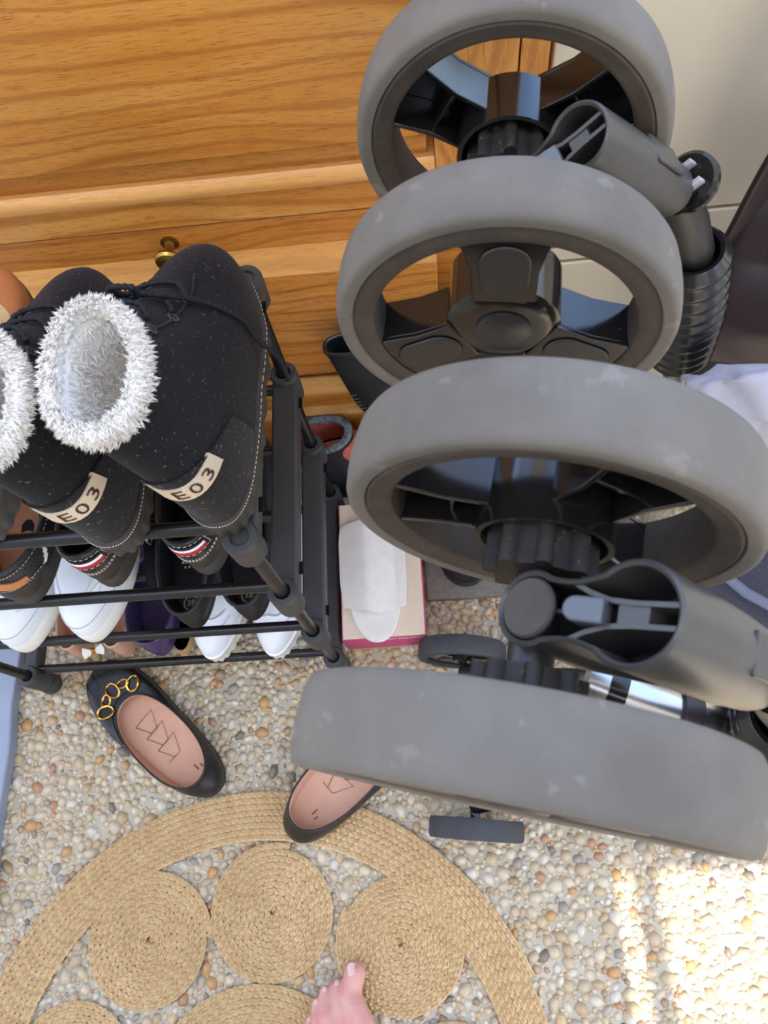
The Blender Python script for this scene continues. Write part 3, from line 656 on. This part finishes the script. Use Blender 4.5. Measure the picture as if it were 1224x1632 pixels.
# ------------------------------------------------------------------ black flats on the floor
def ballet_flat(label, heel, toe, z, chain):
    rt = thing('ballet_flat',label,'shoe',(heel[0],heel[1],z),heading(heel,toe),'black square-toed flats on the floor')
    l = Last(.256,.090,.009,.020,.184,.078,.050,.038,.034,toe_h=.030,toe_sq=3.6,heel_sq=2.5,bulge=.006,op_sq=2.3,bend=.004,hwf=.92)
    upper(l,'upper',M['black_leather'],rt,12); sole(l,M['rubber_sole'],rt); lining(l,M['pink_insole'],rt,.95); ins = insole(l,M['pink_insole'],rt,dome=.001); rim(l,.0014,M['black_leather'],rt)
    z_ = l.z0+.0052; mb = MB()
    def line(pp):
        mb.tube([(x,y,z_) for x,y in pp],.00045,5)
    for k in range(3):
        y = .150-.024*k; line([(-.016+.0*k,y),(.016,y+.002),(.004,y-.024),(-.016,y-.024)]) if True else 0; line([(-.016,y),(-.006,y-.024)])
    mb.build('insole_stitching',M['brown_insole'],rt)
    MB().box((.004,.040,z_),(.0052,.050,z_+.0003)).box((.011,.038,z_),(.0122,.044,z_+.0003)).build('size_mark',M['ink'],rt,smooth=False)
    # quilted toe lines
    for k in range(4): stitch(l,densify([(PI-.75+.38*k,.10),(PI-.6+.38*k,.62)],8),M['black_leather'],rt,'quilting',.004,.0004,.0006,.0002)
    patch(l,PI-1.25,PI+1.25,.70,.93,M['black_leather'],rt,'toe_strap',.0022,24,3)
    if chain:
        for k,(a,u) in enumerate(((-.66,.80),(-.33,.80),(0,.80),(.33,.80),(.66,.80))):
            c = l.P(PI+a,u,.004); n_ = (l.P(PI+a,u,.02)-c).normalized(); tx = (l.P(PI+a+.05,u,.004)-c).normalized(); F = frame(c,n_,tx)
            if k % 2: rx, ry = .0085,.0055
            else: rx, ry = .0085,.011
            mb = MB(); mb.tube([F@Vector((rx*math.cos(q)*(1.0),ry*math.sin(q),.0012*math.cos(2*q))) for q in [2*PI*j/28 for j in range(28)]],.0017,8,closed=True); mb.build('chain_link',M['gold'],rt)
    return rt
ballet_flat('black flat with gold chain lying on the bare pebble floor below the rack',(-.326,.045),(-.498,.208),.001,True)
ballet_flat('black flat half on the jute rug, its toe under the big grey wheel',(-.226,-.012),(-.036,.150),.011,True)
# ------------------------------------------------------------------ shoe box with hotel slipper
sbx = thing('shoe_box','low beige shoe box with pink edges on the floor beside the rack','box',(-.0818,.327,0),R(.2))
BX, BY, BH = .0558, .098, .086
MB().box((-BX+.002,-BY+.002,0),(BX-.002,BY-.002,BH-.003)).build('tray',simple('tan_card',(206,176,144),.75),sbx,smooth=False,bevel=.001)
MB().box((-BX,-BY,BH-.004),(BX,BY,BH)).build('lid',M['box_beige'],sbx,smooth=False,bevel=.001)
tag(MB().box((-BX-.0008,-BY-.0008,BH-.062),(BX+.0008,-BY+.0,BH-.0012)).build('lid_edge',M['pink'],sbx,smooth=False),'pink lid edge')
tag(MB().box((BX,-BY-.0008,BH-.062),(BX+.0012,BY+.0008,BH-.0012)).build('lid_edge',M['pink'],sbx,smooth=False),'pink lid edge')
MB().box((-BX-.0008,-BY,BH-.062),(-BX,BY,BH-.0012)).build('lid_edge',M['pink'],sbx,smooth=False)
mb = MB(); rr = random.Random(2)
for k in range(14): mb.box((.005+.0036*k,-BY-.0012,BH-.013),(.005+.0036*k+.0026*rr.uniform(.5,1),-BY-.0007,BH-.010))
mb.build('edge_print',M['white'],sbx,smooth=False)
sl = thing('hotel_slipper','flat white closed-toe guest slipper lying on the beige shoe box','slipper',(-.0905,.222,BH),R(1.0))
l = Last(.178,.094,.005,.0,.06,.06,.01,.01,.012,toe_sq=2.4,heel_sq=2.3,bend=.002)
sole(l,M['felt'],sl)
# folded upper: a flattened band with a crease down its length
rows = []
for j in range(13):
    t_ = j/12; y = .048+t_*.125; row = []
    hw = .0465*float(np.interp(t_,[0,.3,.8,1],[.93,1.0,.99,.90]))
    for i in range(17):
        q = -1+2*i/16; x = q*hw; yy = y-(.012*(1-abs(q-.15)))*(1-t_) + (0 if t_<1 else -.006*q*q)
        rid = max(0,1-abs(q+.18)/.85); z = .0055+.019*rid**.9*(.75+.25*t_)*(1-.25*t_)
        row.append(Vector((x,yy,z)))
    rows.append(row)
b0 = [[p+Vector((0,0,-.0012)) for p in r_] for r_ in rows]
MB().loft(rows,False).loft(b0,False).loft([rows[0],b0[0]],False).loft([rows[-1],[Vector((p.x*.96,p.y+.006,.004)) for p in rows[-1]]],False).build('slipper_upper',M['felt'],sl,sharp=28)
# ------------------------------------------------------------------ jute rug
rug = thing('jute_rug','round natural jute rug of braided coils inside a wide braided ring','rug',(RUG[0],RUG[1],0))
RH = .0105
def coil(cx, cy, r0, r1, pitch, name, phase=0):
    """a flat spiral braid: cross-section swept along a spiral with plait lumps"""
    mb = MB(); rings = []; turns = (r1-r0)/pitch; th = 0; prof = [(-.5,.76),(-.42,.90),(-.22,1.0),(0,.92),(.22,1.0),(.42,.90),(.5,.76)]
    tot = turns*2*PI; ds = .0034; s_ = 0
    while th < tot:
        r = r1-pitch*th/(2*PI)-pitch/2
        if r < .0008: break
        lump = s_/.0085; ring = []
        fade = min(1,(tot-th)/.4, th/.15+.05)
        for (u,h) in prof:
            side = 1 if u > 0 else -1
            b = .70+.30*math.sin(2*PI*lump+(PI/2 if side > 0 else -PI/2)+abs(u)*3.5)
            rr_ = r+u*pitch*1.04; a = th+phase
            ring.append(Vector((cx+rr_*math.cos(a),cy+rr_*math.sin(a),RH*h*(b if h > 0 else 1)*(.5+.5*fade))))
        rings.append(ring); st = ds/max(r,.004); th += min(st,.5); s_ += ds
    mb.loft(rings,False)
    return mb.build(name,M['jute'],rug,sharp=80)
coil(0,0,.318,.380,.0078,'ring_braid',.4)
cents = [(-.412,-.133),(-.248,-.106),(-.083,-.146)]
coil(0,0,.0,.150,.0078,'braid_coil',1.0)
for k,(x,y) in enumerate(cents): coil(x-RUG[0],y-RUG[1],0,.0845,.0078,'braid_coil',k*1.3)
for k in range(6):
    a = R(5.5-40*k); coil(.241*math.cos(a),.241*math.sin(a),0,.0815,.0078,'braid_coil',k*.9)
# ------------------------------------------------------------------ bare foot
def foot_mesh():
    segs = []
    def cap(a,b,ra,rb,fz=1.0): segs.append((np.array(a),np.array(b),ra,rb))
    z0 = .011
    # big toe on the right (left foot)
    cap((-.146,-.196,.017),(-.1405,-.174,.0155),.0128,.0142); cap((-.132,-.230,.024),(-.146,-.196,.018),.0165,.0130)
    toes = [((-.1625,-.188),.0088,(-.160,-.212),(-.152,-.240)),((-.1785,-.1945),.0084,(-.1755,-.217),(-.166,-.245)),((-.189,-.2075),.0080,(-.1875,-.228),(-.179,-.252)),((-.197,-.226),.0078,(-.197,-.243),(-.191,-.264))]
    for tip,r,mid,base in toes:
        cap((mid[0],mid[1],.021),(tip[0],tip[1],.0105),r*.98,r); cap((base[0],base[1],.024),(mid[0],mid[1],.021),r*1.25,r)
    mt = [(-.128,-.245,.022,.019),(-.150,-.250,.024,.0165),(-.165,-.255,.023,.0155),(-.179,-.262,.021,.0145),(-.191,-.272,.018,.0135)]
    heel = (-.158,-.405)
    for (x,y,z,r) in mt: cap((x,y,z),(lerp(x,heel[0]+.004,.55),lerp(y,-.36,.62),.052 if x > -.17 else .038),r,.026)
    for (x,y,z,r),n_ in zip(mt,mt[1:]): cap((x,y,z),n_[:3],r,n_[3])
    cap((-.188,-.275,.017),(-.176,-.38,.022),.0135,.02); cap((heel[0],heel[1],.026),(heel[0],heel[1]+.02,.05),.0285,.028)
    cap((heel[0],-.385,.03),(-.150,-.30,.05),.029,.024); cap((-.155,-.345,.062),(-.156,-.372,.10),.032,.032)
    cap((-.156,-.385,.04),(-.156,-.385,.11),.027,.029); cap((-.156,-.377,.10),(-.157,-.385,.20),.032,.040); cap((-.157,-.385,.20),(-.158,-.40,.33),.040,.054); cap((-.158,-.40,.33),(-.158,-.385,.44),.054,.048)
    cap((-.186,-.372,.085),(-.126,-.368,.09),.012,.012)
    bm = bmesh.new()
    for a,b,ra,rb in segs:
        n = 7; d = b-a; L_ = np.linalg.norm(d)
        k = max(2,int(L_/(.4*min(ra,rb)))+1)
        k = min(k,14)
        for i in range(k+1):
            t_ = i/k; p = a+d*t_; r = lerp(ra,rb,t_)
            mm = Matrix.Translation(Vector(p))@Matrix.Diagonal((r,r,r,1)); bmesh.ops.create_icosphere(bm, subdivisions=2, radius=1, matrix=mm)
    for v_ in bm.verts: v_.co.z = max(v_.co.z,.0005)
    me = bpy.data.meshes.new('foot'); bm.to_mesh(me); bm.free(); return me
me = foot_mesh(); tmp = bpy.data.objects.new('foot_tmp',me); col.objects.link(tmp)
md = tmp.modifiers.new('r','REMESH'); md.mode = 'VOXEL'; md.voxel_size = .0022; md.use_smooth_shade = True
md = tmp.modifiers.new('s','SMOOTH'); md.factor = .5; md.iterations = 7
me2 = bpy.data.meshes.new_from_object(tmp.evaluated_get(bpy.context.evaluated_depsgraph_get())); bpy.data.objects.remove(tmp)
ft = bpy.data.objects.new('person',me2); me2.name = 'person'; col.objects.link(ft); me2.materials.clear(); me2.materials.append(M['skin']); me2.polygons.foreach_set('use_smooth',[True]*len(me2.polygons))
ft.location = (0,0,.010); tag(ft,'bare left foot with pink toes standing on the jute rug','person')
def nail(c, w_, l_, n_, yaw):
    F = frame(c,n_,(math.cos(yaw),math.sin(yaw),0)); rows = []
    for j in range(6):
        y = -l_/2+l_*j/5; row = []
        for i in range(9):
            q = -1+i/4; x = q*w_/2*(1-.18*(j/5)**3); row.append(F@Vector((x,y+ (.12*l_*(1-q*q) if j==5 else 0),-.28*w_*q*q*.8)))
        rows.append(row)
    return MB().loft(rows,False).loft([[p-F.to_3x3()@Vector((0,0,.0012)) for p in r_] for r_ in rows],False).build('toenail',M['nail'],ft,sharp=60)
nail((-.1425,-.1685,.0282),.0115,.0125,(-.0,.34,.94),R(14))
for (x,y,z,yaw) in ((-.1625,-.184,.0186,5),(-.1785,-.1905,.0182,5),(-.189,-.2035,.0178,8),(-.197,-.222,.0174,12)): nail((x,y,z),.0060,.0055,(0,.5,.86),R(yaw))
# ------------------------------------------------------------------ things on the floor right of the rack
rt = thing('ankle_slipper','charcoal cloth ankle slipper with salmon fleece and plaid collar behind the shoe box','slipper',(-.190,.497,.001),R(-91))
l = Last(.140,.060,.012,.003,.080,.048,.172,.170,.178,toe_h=.07,bulge=.006,drop=.10,toe_m=.4)
upper(l,'upper',M['charcoal_cloth'],rt,14); sole(l,M['rubber_sole'],rt); lining(l,M['salmon'],rt,.86,zin=.12); insole(l,M['salmon'],rt,.12,.72); rim(l,.0055,M['plaid'],rt)
for a in (.9,1.4,-.9): stitch(l,densify([(a,.1),(a+.3,.5),(a+.35,.95)],8),M['charcoal_cloth'],rt,'fold',.006,.0001,.002,.0005)
# black bag leaning on the sideboard
bgx = thing('black_bag','black zipped bag standing against the sideboard, mostly behind the middle wheels','bag',(0,.49,0))
def bagring(z, xl, xr, yh, c=0):
    return [Vector((lerp(xl,xr,.5)+(xr-xl)/2*math.copysign(abs(math.cos(a))**.4,math.cos(a)),c+yh*math.copysign(abs(math.sin(a))**.6,math.sin(a)),z)) for a in [2*PI*k/32 for k in range(32)]]
def brim(dx,yh,z0,z1): return [Vector((p.x,p.y,lerp(z0,z1,(p.x+.108)/.22))) for p in bagring(0,-.110+dx,.110-dx,yh)]
MB().loft([bagring(.0,-.022,.12,.024),bagring(.02,-.026,.125,.026),bagring(.15,-.046,.13,.026),bagring(.28,-.090,.12,.022),brim(.001,.016,.388,.420),brim(.004,.013,.390,.422),brim(.010,.010,.35,.37)],True,True,False).build('bag_body',M['bag'],bgx,sharp=60)
MB().tube(brim(.001,.015,.390,.422),.0028,8,closed=True).build('bag_rim',M['black_leather'],bgx)
mb = MB()
for k in range(30): z = .10+.008*k; x = -.022-.058*(z-.05)/.25; mb.box((x,-.031,z),(x+.006,-.025,z+.004))
zp = mb.build('zip_teeth',M['rack_rod'],bgx,smooth=False); zp['kind'] = 'stuff'
# grey mat with a black shoe
matm = MB().prism([(-.10,-.09),(.12,-.09),(.12,.062),(-.10,.062)],0,.012).build('grey_mat',M['mat_grey'],None,smooth=False,bevel=.003); matm.location = (.078,.385,0.001)
tag(matm,'grey felt mat on the pebble floor right of the shoe box','mat')
rt = thing('black_slip_on','black slip-on shoe on the grey mat behind the wheels','shoe',(.030,.312,.0135),R(-6))
l = Last(.13,.095,.018,.01,.10,.07,.05,.045,.05,toe_h=.04,bulge=.006)
upper(l,'upper',M['charcoal_cloth'],rt,12); sole(l,M['rubber_sole'],rt); lining(l,M['bag'],rt); insole(l,M['bag'],rt); rim(l,.003,M['bag'],rt)
# ------------------------------------------------------------------ folded stroller
st = thing('folded_stroller','folded black stroller standing on end with dusty grey twin wheels towards the viewer','stroller',(.12,.19,0))
SO = Vector((.12,.19,0))
def L_(p): return Vector(p)-SO
WR, WH = .1, .0195
def wheel(c, yaw, phase, outer_near):
    """c centre, axis horizontal at yaw; local +z points to the viewer along the axle"""
    n = Vector((math.sin(yaw),-math.cos(yaw),0)); F = frame(L_(c),n,(math.cos(yaw),math.sin(yaw),0))
    G = F if outer_near else F@Matrix.Rotation(PI,4,'Y')       # in G, +z is the wheel's outer side
    wh = bpy.data.objects.new('wheel',None); col.objects.link(wh); wh.parent = st; wh.empty_display_size = .03
    tp = [(.0885,-.0165),(.0895,-.0185),(.0945,-.0195),(.0972,-.0185),(.0988,-.015),(.0997,-.008),(.1,0),(.0997,.008),(.0988,.015),(.0972,.0185),(.0945,.0195),(.0895,.0185),(.0885,.0165)]
    MB().lathe(tp,128,G,closed=True).build('tyre',M['tyre'],wh,sharp=50)
    rp = [(.0886,-.0175),(.087,-.0185),(.083,-.0175),(.080,-.0165),(.0785,-.0165),(.0765,-.015),(.0755,-.006),(.0755,.009),(.0765,.0165),(.0785,.0175),(.084,.018),(.0886,.0170)]
    MB().lathe(rp,96,G,closed=True).build('rim',M['tyre_side'],wh,sharp=40)
    # three spokes, each a channel: outer web, two side walls
    for k in range(3):
        a = phase+2*PI*k/3
        if not outer_near: a = PI-a
        Rm = G@Matrix.Rotation(a,4,'Z')
        w0, w1 = .0175, .0205
        mb = MB()
        web = [(.026,-w0),(.050,-w0-.0005),(.0775,-w1-.004),(.0775,w1+.004),(.050,w0+.0005),(.026,w0)]
        mb.prism(web,.0125,.0155,Rm)
        for s_ in (-1,1):
            wall = [(.026,s_*(w0)),(.050,s_*(w0+.0005)),(.0775,s_*(w1+.004)),(.0775,s_*(w1+.0012)),(.050,s_*(w0-.0025)),(.026,s_*(w0-.0025))]
            mb.prism(wall,-.0145,.0126,Rm)
        mb.prism([(.046,-w0),(.046,w0),(.0485,w0),(.0485,-w0)],-.008,.0126,Rm)
        sp = mb.build('spoke',M['gloss'],wh,sharp=30,bevel=.0006)
        cv = [(.0300+.0135+.0135*math.cos(q),.0135*math.sin(q)) for q in [PI/2+PI*j/12 for j in range(13)]]+[(.060+.0125*math.cos(q),.0125*math.sin(q)*1.1) for q in [-PI/2+PI*j/12 for j in range(13)]]
        MB().prism(cv,.0154,.0172,Rm).build('spoke_cover',M['satin'],wh,bevel=.0012)
    # hub
    MB().lathe([(.0335,-.024),(.0335,.0120),(.0300,.0140),(.024,.0155),(.0001,.0158)],56,G).build('hub_shell',M['gloss'],wh,sharp=40)
    MB().lathe([(.0335,-.024),(.0305,-.024),(.0305,.004),(.0001,.004)],56,G).build('hub_well',M['dull_black'],wh,sharp=40)
    MB().lathe([(.0165,.0150),(.0165,.0178),(.0150,.0188),(.0001,.0192)],40,G).build('hub_cap',M['satin'],wh,sharp=40)
    gp = []
    for k in range(96):
        a = 2*PI*k/96; gp.append(((.0215+.0055*max(0,math.cos(8*a))**.5)*math.cos(a),(.0215+.0055*max(0,math.cos(8*a))**.5)*math.sin(a)))
    MB().prism(gp,-.041,.003,G).build('ribbed_boss',M['dull_black'],wh,sharp=50)
    return wh
WA,WB,WC,WD = Vector((.0669,.4123,.7335)),Vector((.0497,.281,.727)),Vector((.0562,.1431,.7597)),Vector((.0279,.0198,.7569))
yAB, yCD = R(-8.4), R(-13.9)
wheel(WA,yAB,R(30),False); wheel(WB,yAB,R(92),True); wheel(WC,yCD,R(60),False); wheel(WD,yCD,R(90),True)
for a,b in ((WA,WB),(WC,WD)):
    MB().tube([L_(a),L_(b)],.011,20).build('axle',M['satin'],st)
def fork(P, a, u, name='caster_fork', length=.12, sc=1.0):
    """hollow moulding with a keyhole-shaped open end: big round bore and small lobe over the axle"""
    a = Vector(a).normalized(); u = Vector(u); u = (u-a*u.dot(a)).normalized(); v_ = a.cross(u); o = L_(P)
    F = Matrix(((u.x,v_.x,a.x,o.x),(u.y,v_.y,a.y,o.y),(u.z,v_.z,a.z,o.z),(0,0,0,1)))   # local +x to the axle lobe, +z down the bore
    R1, R2, D = .0225*sc, .0175*sc, .051*sc
    def outline(k):
        P_ = []
        r1, r2 = R1-k, R2-k
        for j in range(33):
            q = R(48)+R(264)*j/32; P_.append((r1*math.cos(q),r1*math.sin(q)))
        x0, y0 = P_[-1]; q2 = R(-122); x1, y1 = D+r2*math.cos(q2), r2*math.sin(q2)
        for j in range(1,8): t_ = j/8; P_.append((lerp(x0,x1,t_),lerp(y0,y1,t_)+.0022*math.sin(PI*t_)))
        for j in range(25): q = R(-122)+R(244)*j/24; P_.append((D+r2*math.cos(q),r2*math.sin(q)))
        x0, y0 = P_[-1]; x1, y1 = P_[0]
        for j in range(1,8): t_ = j/8; P_.append((lerp(x0,x1,t_),lerp(y0,y1,t_)-.0022*math.sin(PI*t_)))
        return P_
    O, I = outline(0), outline(.0028); n = len(O)
    def lvl(pl,z): return [F@Vector((x,y,z)) for x,y in pl]
    def shrink(pl,z,kx,sc): return [F@Vector((min(x,kx) if x > kx else x*sc, y*sc if True else y, z)) for x,y in pl]
    fk = MB().loft([lvl(I,.045),lvl(I,.0012),lvl([( (p[0]+q[0])/2,(p[1]+q[1])/2) for p,q in zip(O,I)],0),lvl(O,.0012),lvl(O,.050),shrink(O,.075,.030,.97),shrink(O,length-.004,.014,.90),shrink(O,length,.012,.86)],True,True,True).build(name,M['fork_plastic'],st,sharp=40)
    MB().lathe([(.0138,.002),(.0138,.0005),(.0128,-.0008),(.0001,-.001)],32,F@Matrix.Translation((D,0,0))).build('axle_plug',simple('dull_grey_plug',(84,80,74),.6,.4,(70,66,60),40),fk)
    mb = MB()
    for s_ in (-1,1):
        pp = [(.0305*sc,s_*.0125*sc),(.022*sc,s_*.0085*sc),(.012*sc,s_*.0055*sc),(.0,s_*.0046*sc),(-.0196*sc,s_*.0046*sc)]
        for q0,q1 in zip(pp,pp[1:]):
            d = Vector((q1[0]-q0[0],q1[1]-q0[1])).normalized(); nn = Vector((-d.y,d.x))*.0011
            mb.prism([(q0[0]+nn.x,q0[1]+nn.y),(q1[0]+nn.x,q1[1]+nn.y),(q1[0]-nn.x,q1[1]-nn.y),(q0[0]-nn.x,q0[1]-nn.y)],.003,.044,F)
    mb.prism([(D-.012,-.0009),(D-.012,.0009),(.018,.0009),(.018,-.0009)],.004,.044,F); mb.box((-.006*sc,-.005*sc,.004),(.008*sc,.005*sc,.044),F)
    mb.build('rib',M['fork_plastic'],fk)
    tg = [(.024+.0055*math.cos(q),.0055*math.sin(q)) for q in [PI/2*-1+PI*j/10 for j in range(11)]]+[(.012,.0055),(.012,-.0055)]
    MB().prism(tg,.002,.014,F@Matrix.Rotation(R(14),4,'Y')).build('release_tongue',M['clip'],fk,bevel=.001)
    MB().box((.018-.002,-.0065,-.024),(.020,.0065,-.022)) 
    # flange disc with two pale tabs at the far end of the bore
    FD = F@Matrix.Translation((-.012,0,0))
    dk = MB().lathe([(.0001,length+.004),(.017,length+.004),(.0195,length+.006),(.0195,length+.010),(.017,length+.012),(.0001,length+.012)],40,FD).build('flange_disc',M['gloss'],st)
    for y in (-.0085,.0055): MB().box((-.021,y,length-.004),(-.006,y+.003,length+.0055),F).build('flange_tab',simple('pale_grey_tab',(176,174,178),.5),dk,bevel=.0006)
    MB().box((-.0222*sc,-.010,.062),(-.0192*sc,.010,.096),F).build('label_recess',M['fork_plastic'],fk,bevel=.001)
    MB().lathe([(.0185*sc,length-.004),(.0155*sc,length),(.0155*sc,length+.008)],32,F).build('neck',M['satin'],fk)
    return F
PC = Vector((.073,.071,.815)); aC = Vector((.66,-.12,-.74))
PA = Vector((.093,.346,.787)); aA = Vector((.64,.28,-.715))
fork(PC,aC,(-.70,.26,-.66),length=.104); fork(PA,aA,(-.74,-.1,-.67),sc=.86)
def leg(end, top, bot, foot):
    """suspension leg: neck into a ribbed bellows, then a metal tube down to the frame"""
    end, top, bot = L_(end), L_(top), L_(bot)
    d = (bot-top).normalized(); F = frame(top,d)
    ln = (bot-top).length; prof = [(.0225,-.002)]
    N = 10
    for k in range(N):
        z0 = ln*k/N; env = .0262+.0045*math.sin(PI*(k+.5)/N)
        for j in range(6): q = j/6; prof.append((env+.0026*math.sin(2*PI*q-PI/2),z0+ln/N*q))
    prof.append((.021,ln)); prof.append((.012,ln+.004))
    bl = MB().lathe(prof,56,F).build('bellows',simple('glossy_black_rubber',(22,22,23),.24,.55),st,sharp=70)
    MB().lathe([(.0225,-.002),(.0195,-.001),(.0185,.02),(.001,.02)],40,F).build('bellows_mouth',M['hole'],bl)
    MB().tube([end,end.lerp(top,.45),top+d*.0,top+d*.05],[.0145,.0165,.0155,.0135],24).build('suspension_neck',M['satin'],st)
    MB().tube([bot-d*.02,bot+d*.05,L_(foot)],.0125,18).build('frame_leg',M['silver'],st)
endC = PC+aC.normalized()*.134; endA = PA+aA.normalized()*.134
leg(endC,(.196,.046,.640),(.225,.042,.478),(.27,.05,.08))
leg(endA,(.206,.386,.630),(.236,.392,.478),(.28,.33,.08))
# lower frame, small caster wheels on the floor
MB().tube([L_((.27,.05,.08)),L_((.275,.19,.07)),L_((.28,.33,.08))],.011,16).build('lower_crossbar',M['silver'],st)
MB().tube([L_((.088,.076,.600)),L_((.118,.062,.600)),L_((.150,.050,.592)),L_((.205,.036,.55))],.020,28).build('glossy_leg_tube',M['silver'],st)  # glossy black leg, its bright reflections put into a silver colour
MB().tube([L_((.100,.070,.600)),L_((.110,.0655,.600))],.0214,28).build('hinge_ring',M['gloss'],st)
MB().tube([L_((.138,.0545,.596)),L_((.150,.050,.592))],.0214,28).build('hinge_ring',M['brown_vinyl'],st)
def small_wheel(c, yaw):
    n = Vector((math.sin(yaw),-math.cos(yaw),0)); F = frame(L_(c),n,(math.cos(yaw),math.sin(yaw),0)); r = .0595
    wh = bpy.data.objects.new('small_wheel',None); col.objects.link(wh); wh.parent = st
    MB().lathe([(r-.012,-.0125),(r-.002,-.0125),(r,-.009),(r,.009),(r-.002,.0125),(r-.012,.0125)],72,F,closed=True).build('small_tyre',M['small_tyre'],wh,sharp=40)
    MB().lathe([(r-.012,-.009),(r-.0125,.009),(.012,.004),(.012,-.004)],48,F,closed=True).build('small_rim',M['gloss'],wh)
    for k in range(5):
        a = 2*PI*k/5; MB().box((.008,-.004,-.009),(r-.012,.004,.009),F@Matrix.Rotation(a,4,'Z')).build('small_spoke',M['gloss'],wh,bevel=.001)
    MB().lathe([(.0001,-.013),(.012,-.013),(.013,.013),(.0001,.014)],24,F).build('small_hub',M['gloss'],wh)
    return F
ys = R(-6.5)
small_wheel((.022,.207,.0595),ys); small_wheel((.022,-.016,.0595),ys)
for c,s_ in (((.022,.207,.0595),-1),((.022,-.016,.0595),1)):
    c = Vector(c); q = c+Vector((.0,s_*.03,.0))
    MB().tube([L_(c),L_(c+Vector((0,s_*.034,0)))],.006,12).build('small_axle',M['gloss'],st)
    MB().tube([L_(q),L_(q+Vector((.03,s_*.004,.022))),L_(q+Vector((.08,s_*.012,.03))),L_((.27,q.y+.02*s_,.075))],[.013,.012,.011,.010],14).build('caster_arm',M['satin'],st)
MB().tube([L_((.270,-.01,.075)),L_((.270,.19,.075))],.0105,14).build('caster_bar',M['satin'],st)
# fabrics
def sheet(name, ctrl, m, th=.006, nu=14, nv=10, wob=.004, seed=1):
    """cloth between four rows of control points, with thickness"""
    rr = random.Random(seed); g = np.array(ctrl,float); a, b, _ = g.shape; rows = []
    for i in range(nu+1):
        row = []
        for j in range(nv+1):
            x = i/nu*(a-1); y = j/nv*(b-1); i0 = min(int(x),a-2); j0 = min(int(y),b-2); fx, fy = x-i0, y-j0; fx = fx*fx*(3-2*fx) if a > 2 else fx
            p = g[i0,j0]*(1-fx)*(1-fy)+g[i0+1,j0]*fx*(1-fy)+g[i0,j0+1]*(1-fx)*fy+g[i0+1,j0+1]*fx*fy
            row.append(L_(p)+Vector((rr.uniform(-1,1),rr.uniform(-1,1),rr.uniform(-1,1)))*wob*.3+Vector((math.sin(i*1.3+j*.7),math.cos(j*1.1-i*.5),0))*wob*.5)
        rows.append(row)
    o = MB().loft(rows,False).build(name,m,st,sharp=180)
    sm = o.modifiers.new('solid','SOLIDIFY'); sm.thickness = th
    sb_ = o.modifiers.new('sub','SUBSURF'); sb_.levels = sb_.render_levels = 1
    return o
sheet('seat_back',[[(.300,.500,.640),(.40,.49,.640),(.52,.47,.640)],[(.274,.46,.520),(.38,.44,.520),(.52,.42,.52)],[(.262,.43,.47),(.37,.40,.47),(.52,.38,.47)],[(.263,.412,.432),(.38,.385,.43),(.52,.36,.43)]],M['brown_vinyl'],.008,16,12,.003)
sheet('seat_base',[[(.270,.425,.425),(.38,.41,.425),(.52,.39,.425)],[(.272,.40,.30),(.38,.385,.30),(.52,.37,.30)],[(.275,.39,.15),(.38,.375,.15),(.52,.36,.15)]],M['bag'],.006,10,8,.002)
sheet('seat_edge',[[(.285,.44,.80),(.30,.46,.80),(.33,.48,.80)],[(.272,.46,.66),(.29,.47,.66),(.32,.49,.66)],[(.262,.455,.54),(.275,.465,.54),(.30,.48,.54)]],M['brown_vinyl'],.006,12,6,.002)

sheet('hood_fold',[[(.212,.335,.530),(.245,.332,.552),(.44,.325,.556)],[(.216,.318,.545),(.252,.305,.578),(.44,.295,.585)],[(.232,.295,.525),(.270,.280,.545),(.44,.265,.55)],[(.250,.285,.46),(.29,.270,.46),(.44,.255,.46)]],M['lilac_cloth'],.005,18,14,.006,5)
sheet('basket_mesh',[[(.262,.30,.25),(.34,.29,.26),(.44,.28,.29)],[(.255,.20,.24),(.34,.19,.25),(.44,.18,.26)],[(.262,.10,.23),(.34,.09,.23),(.44,.07,.27)]],M['mesh_grey'],.006,14,12,.005,8)
MB().tube([L_((.268,.252,.268)),L_((.308,.236,.270)),L_((.329,.211,.271)),L_((.36,.188,.272)),L_((.42,.165,.272))],.006,10).build('basket_piping',M['piping'],st)
for y, z1 in ((.06,.62),(.37,.84)):
    MB().tube([L_((.445,y,.02)),L_((.445,y,z1*.6)),L_((.450,y+.02,z1))],.0125,16).build('upright_tube',M['silver'],st)
    MB().tube([L_((.445,y,.08)),L_((.275,y-.015 if y < .1 else y-.04,.08))],.011,14).build('cross_tube',M['silver'],st)
MB().tube([L_((.445,.06,.30)),L_((.445,.37,.30))],.011,14).build('side_tube',M['silver'],st)
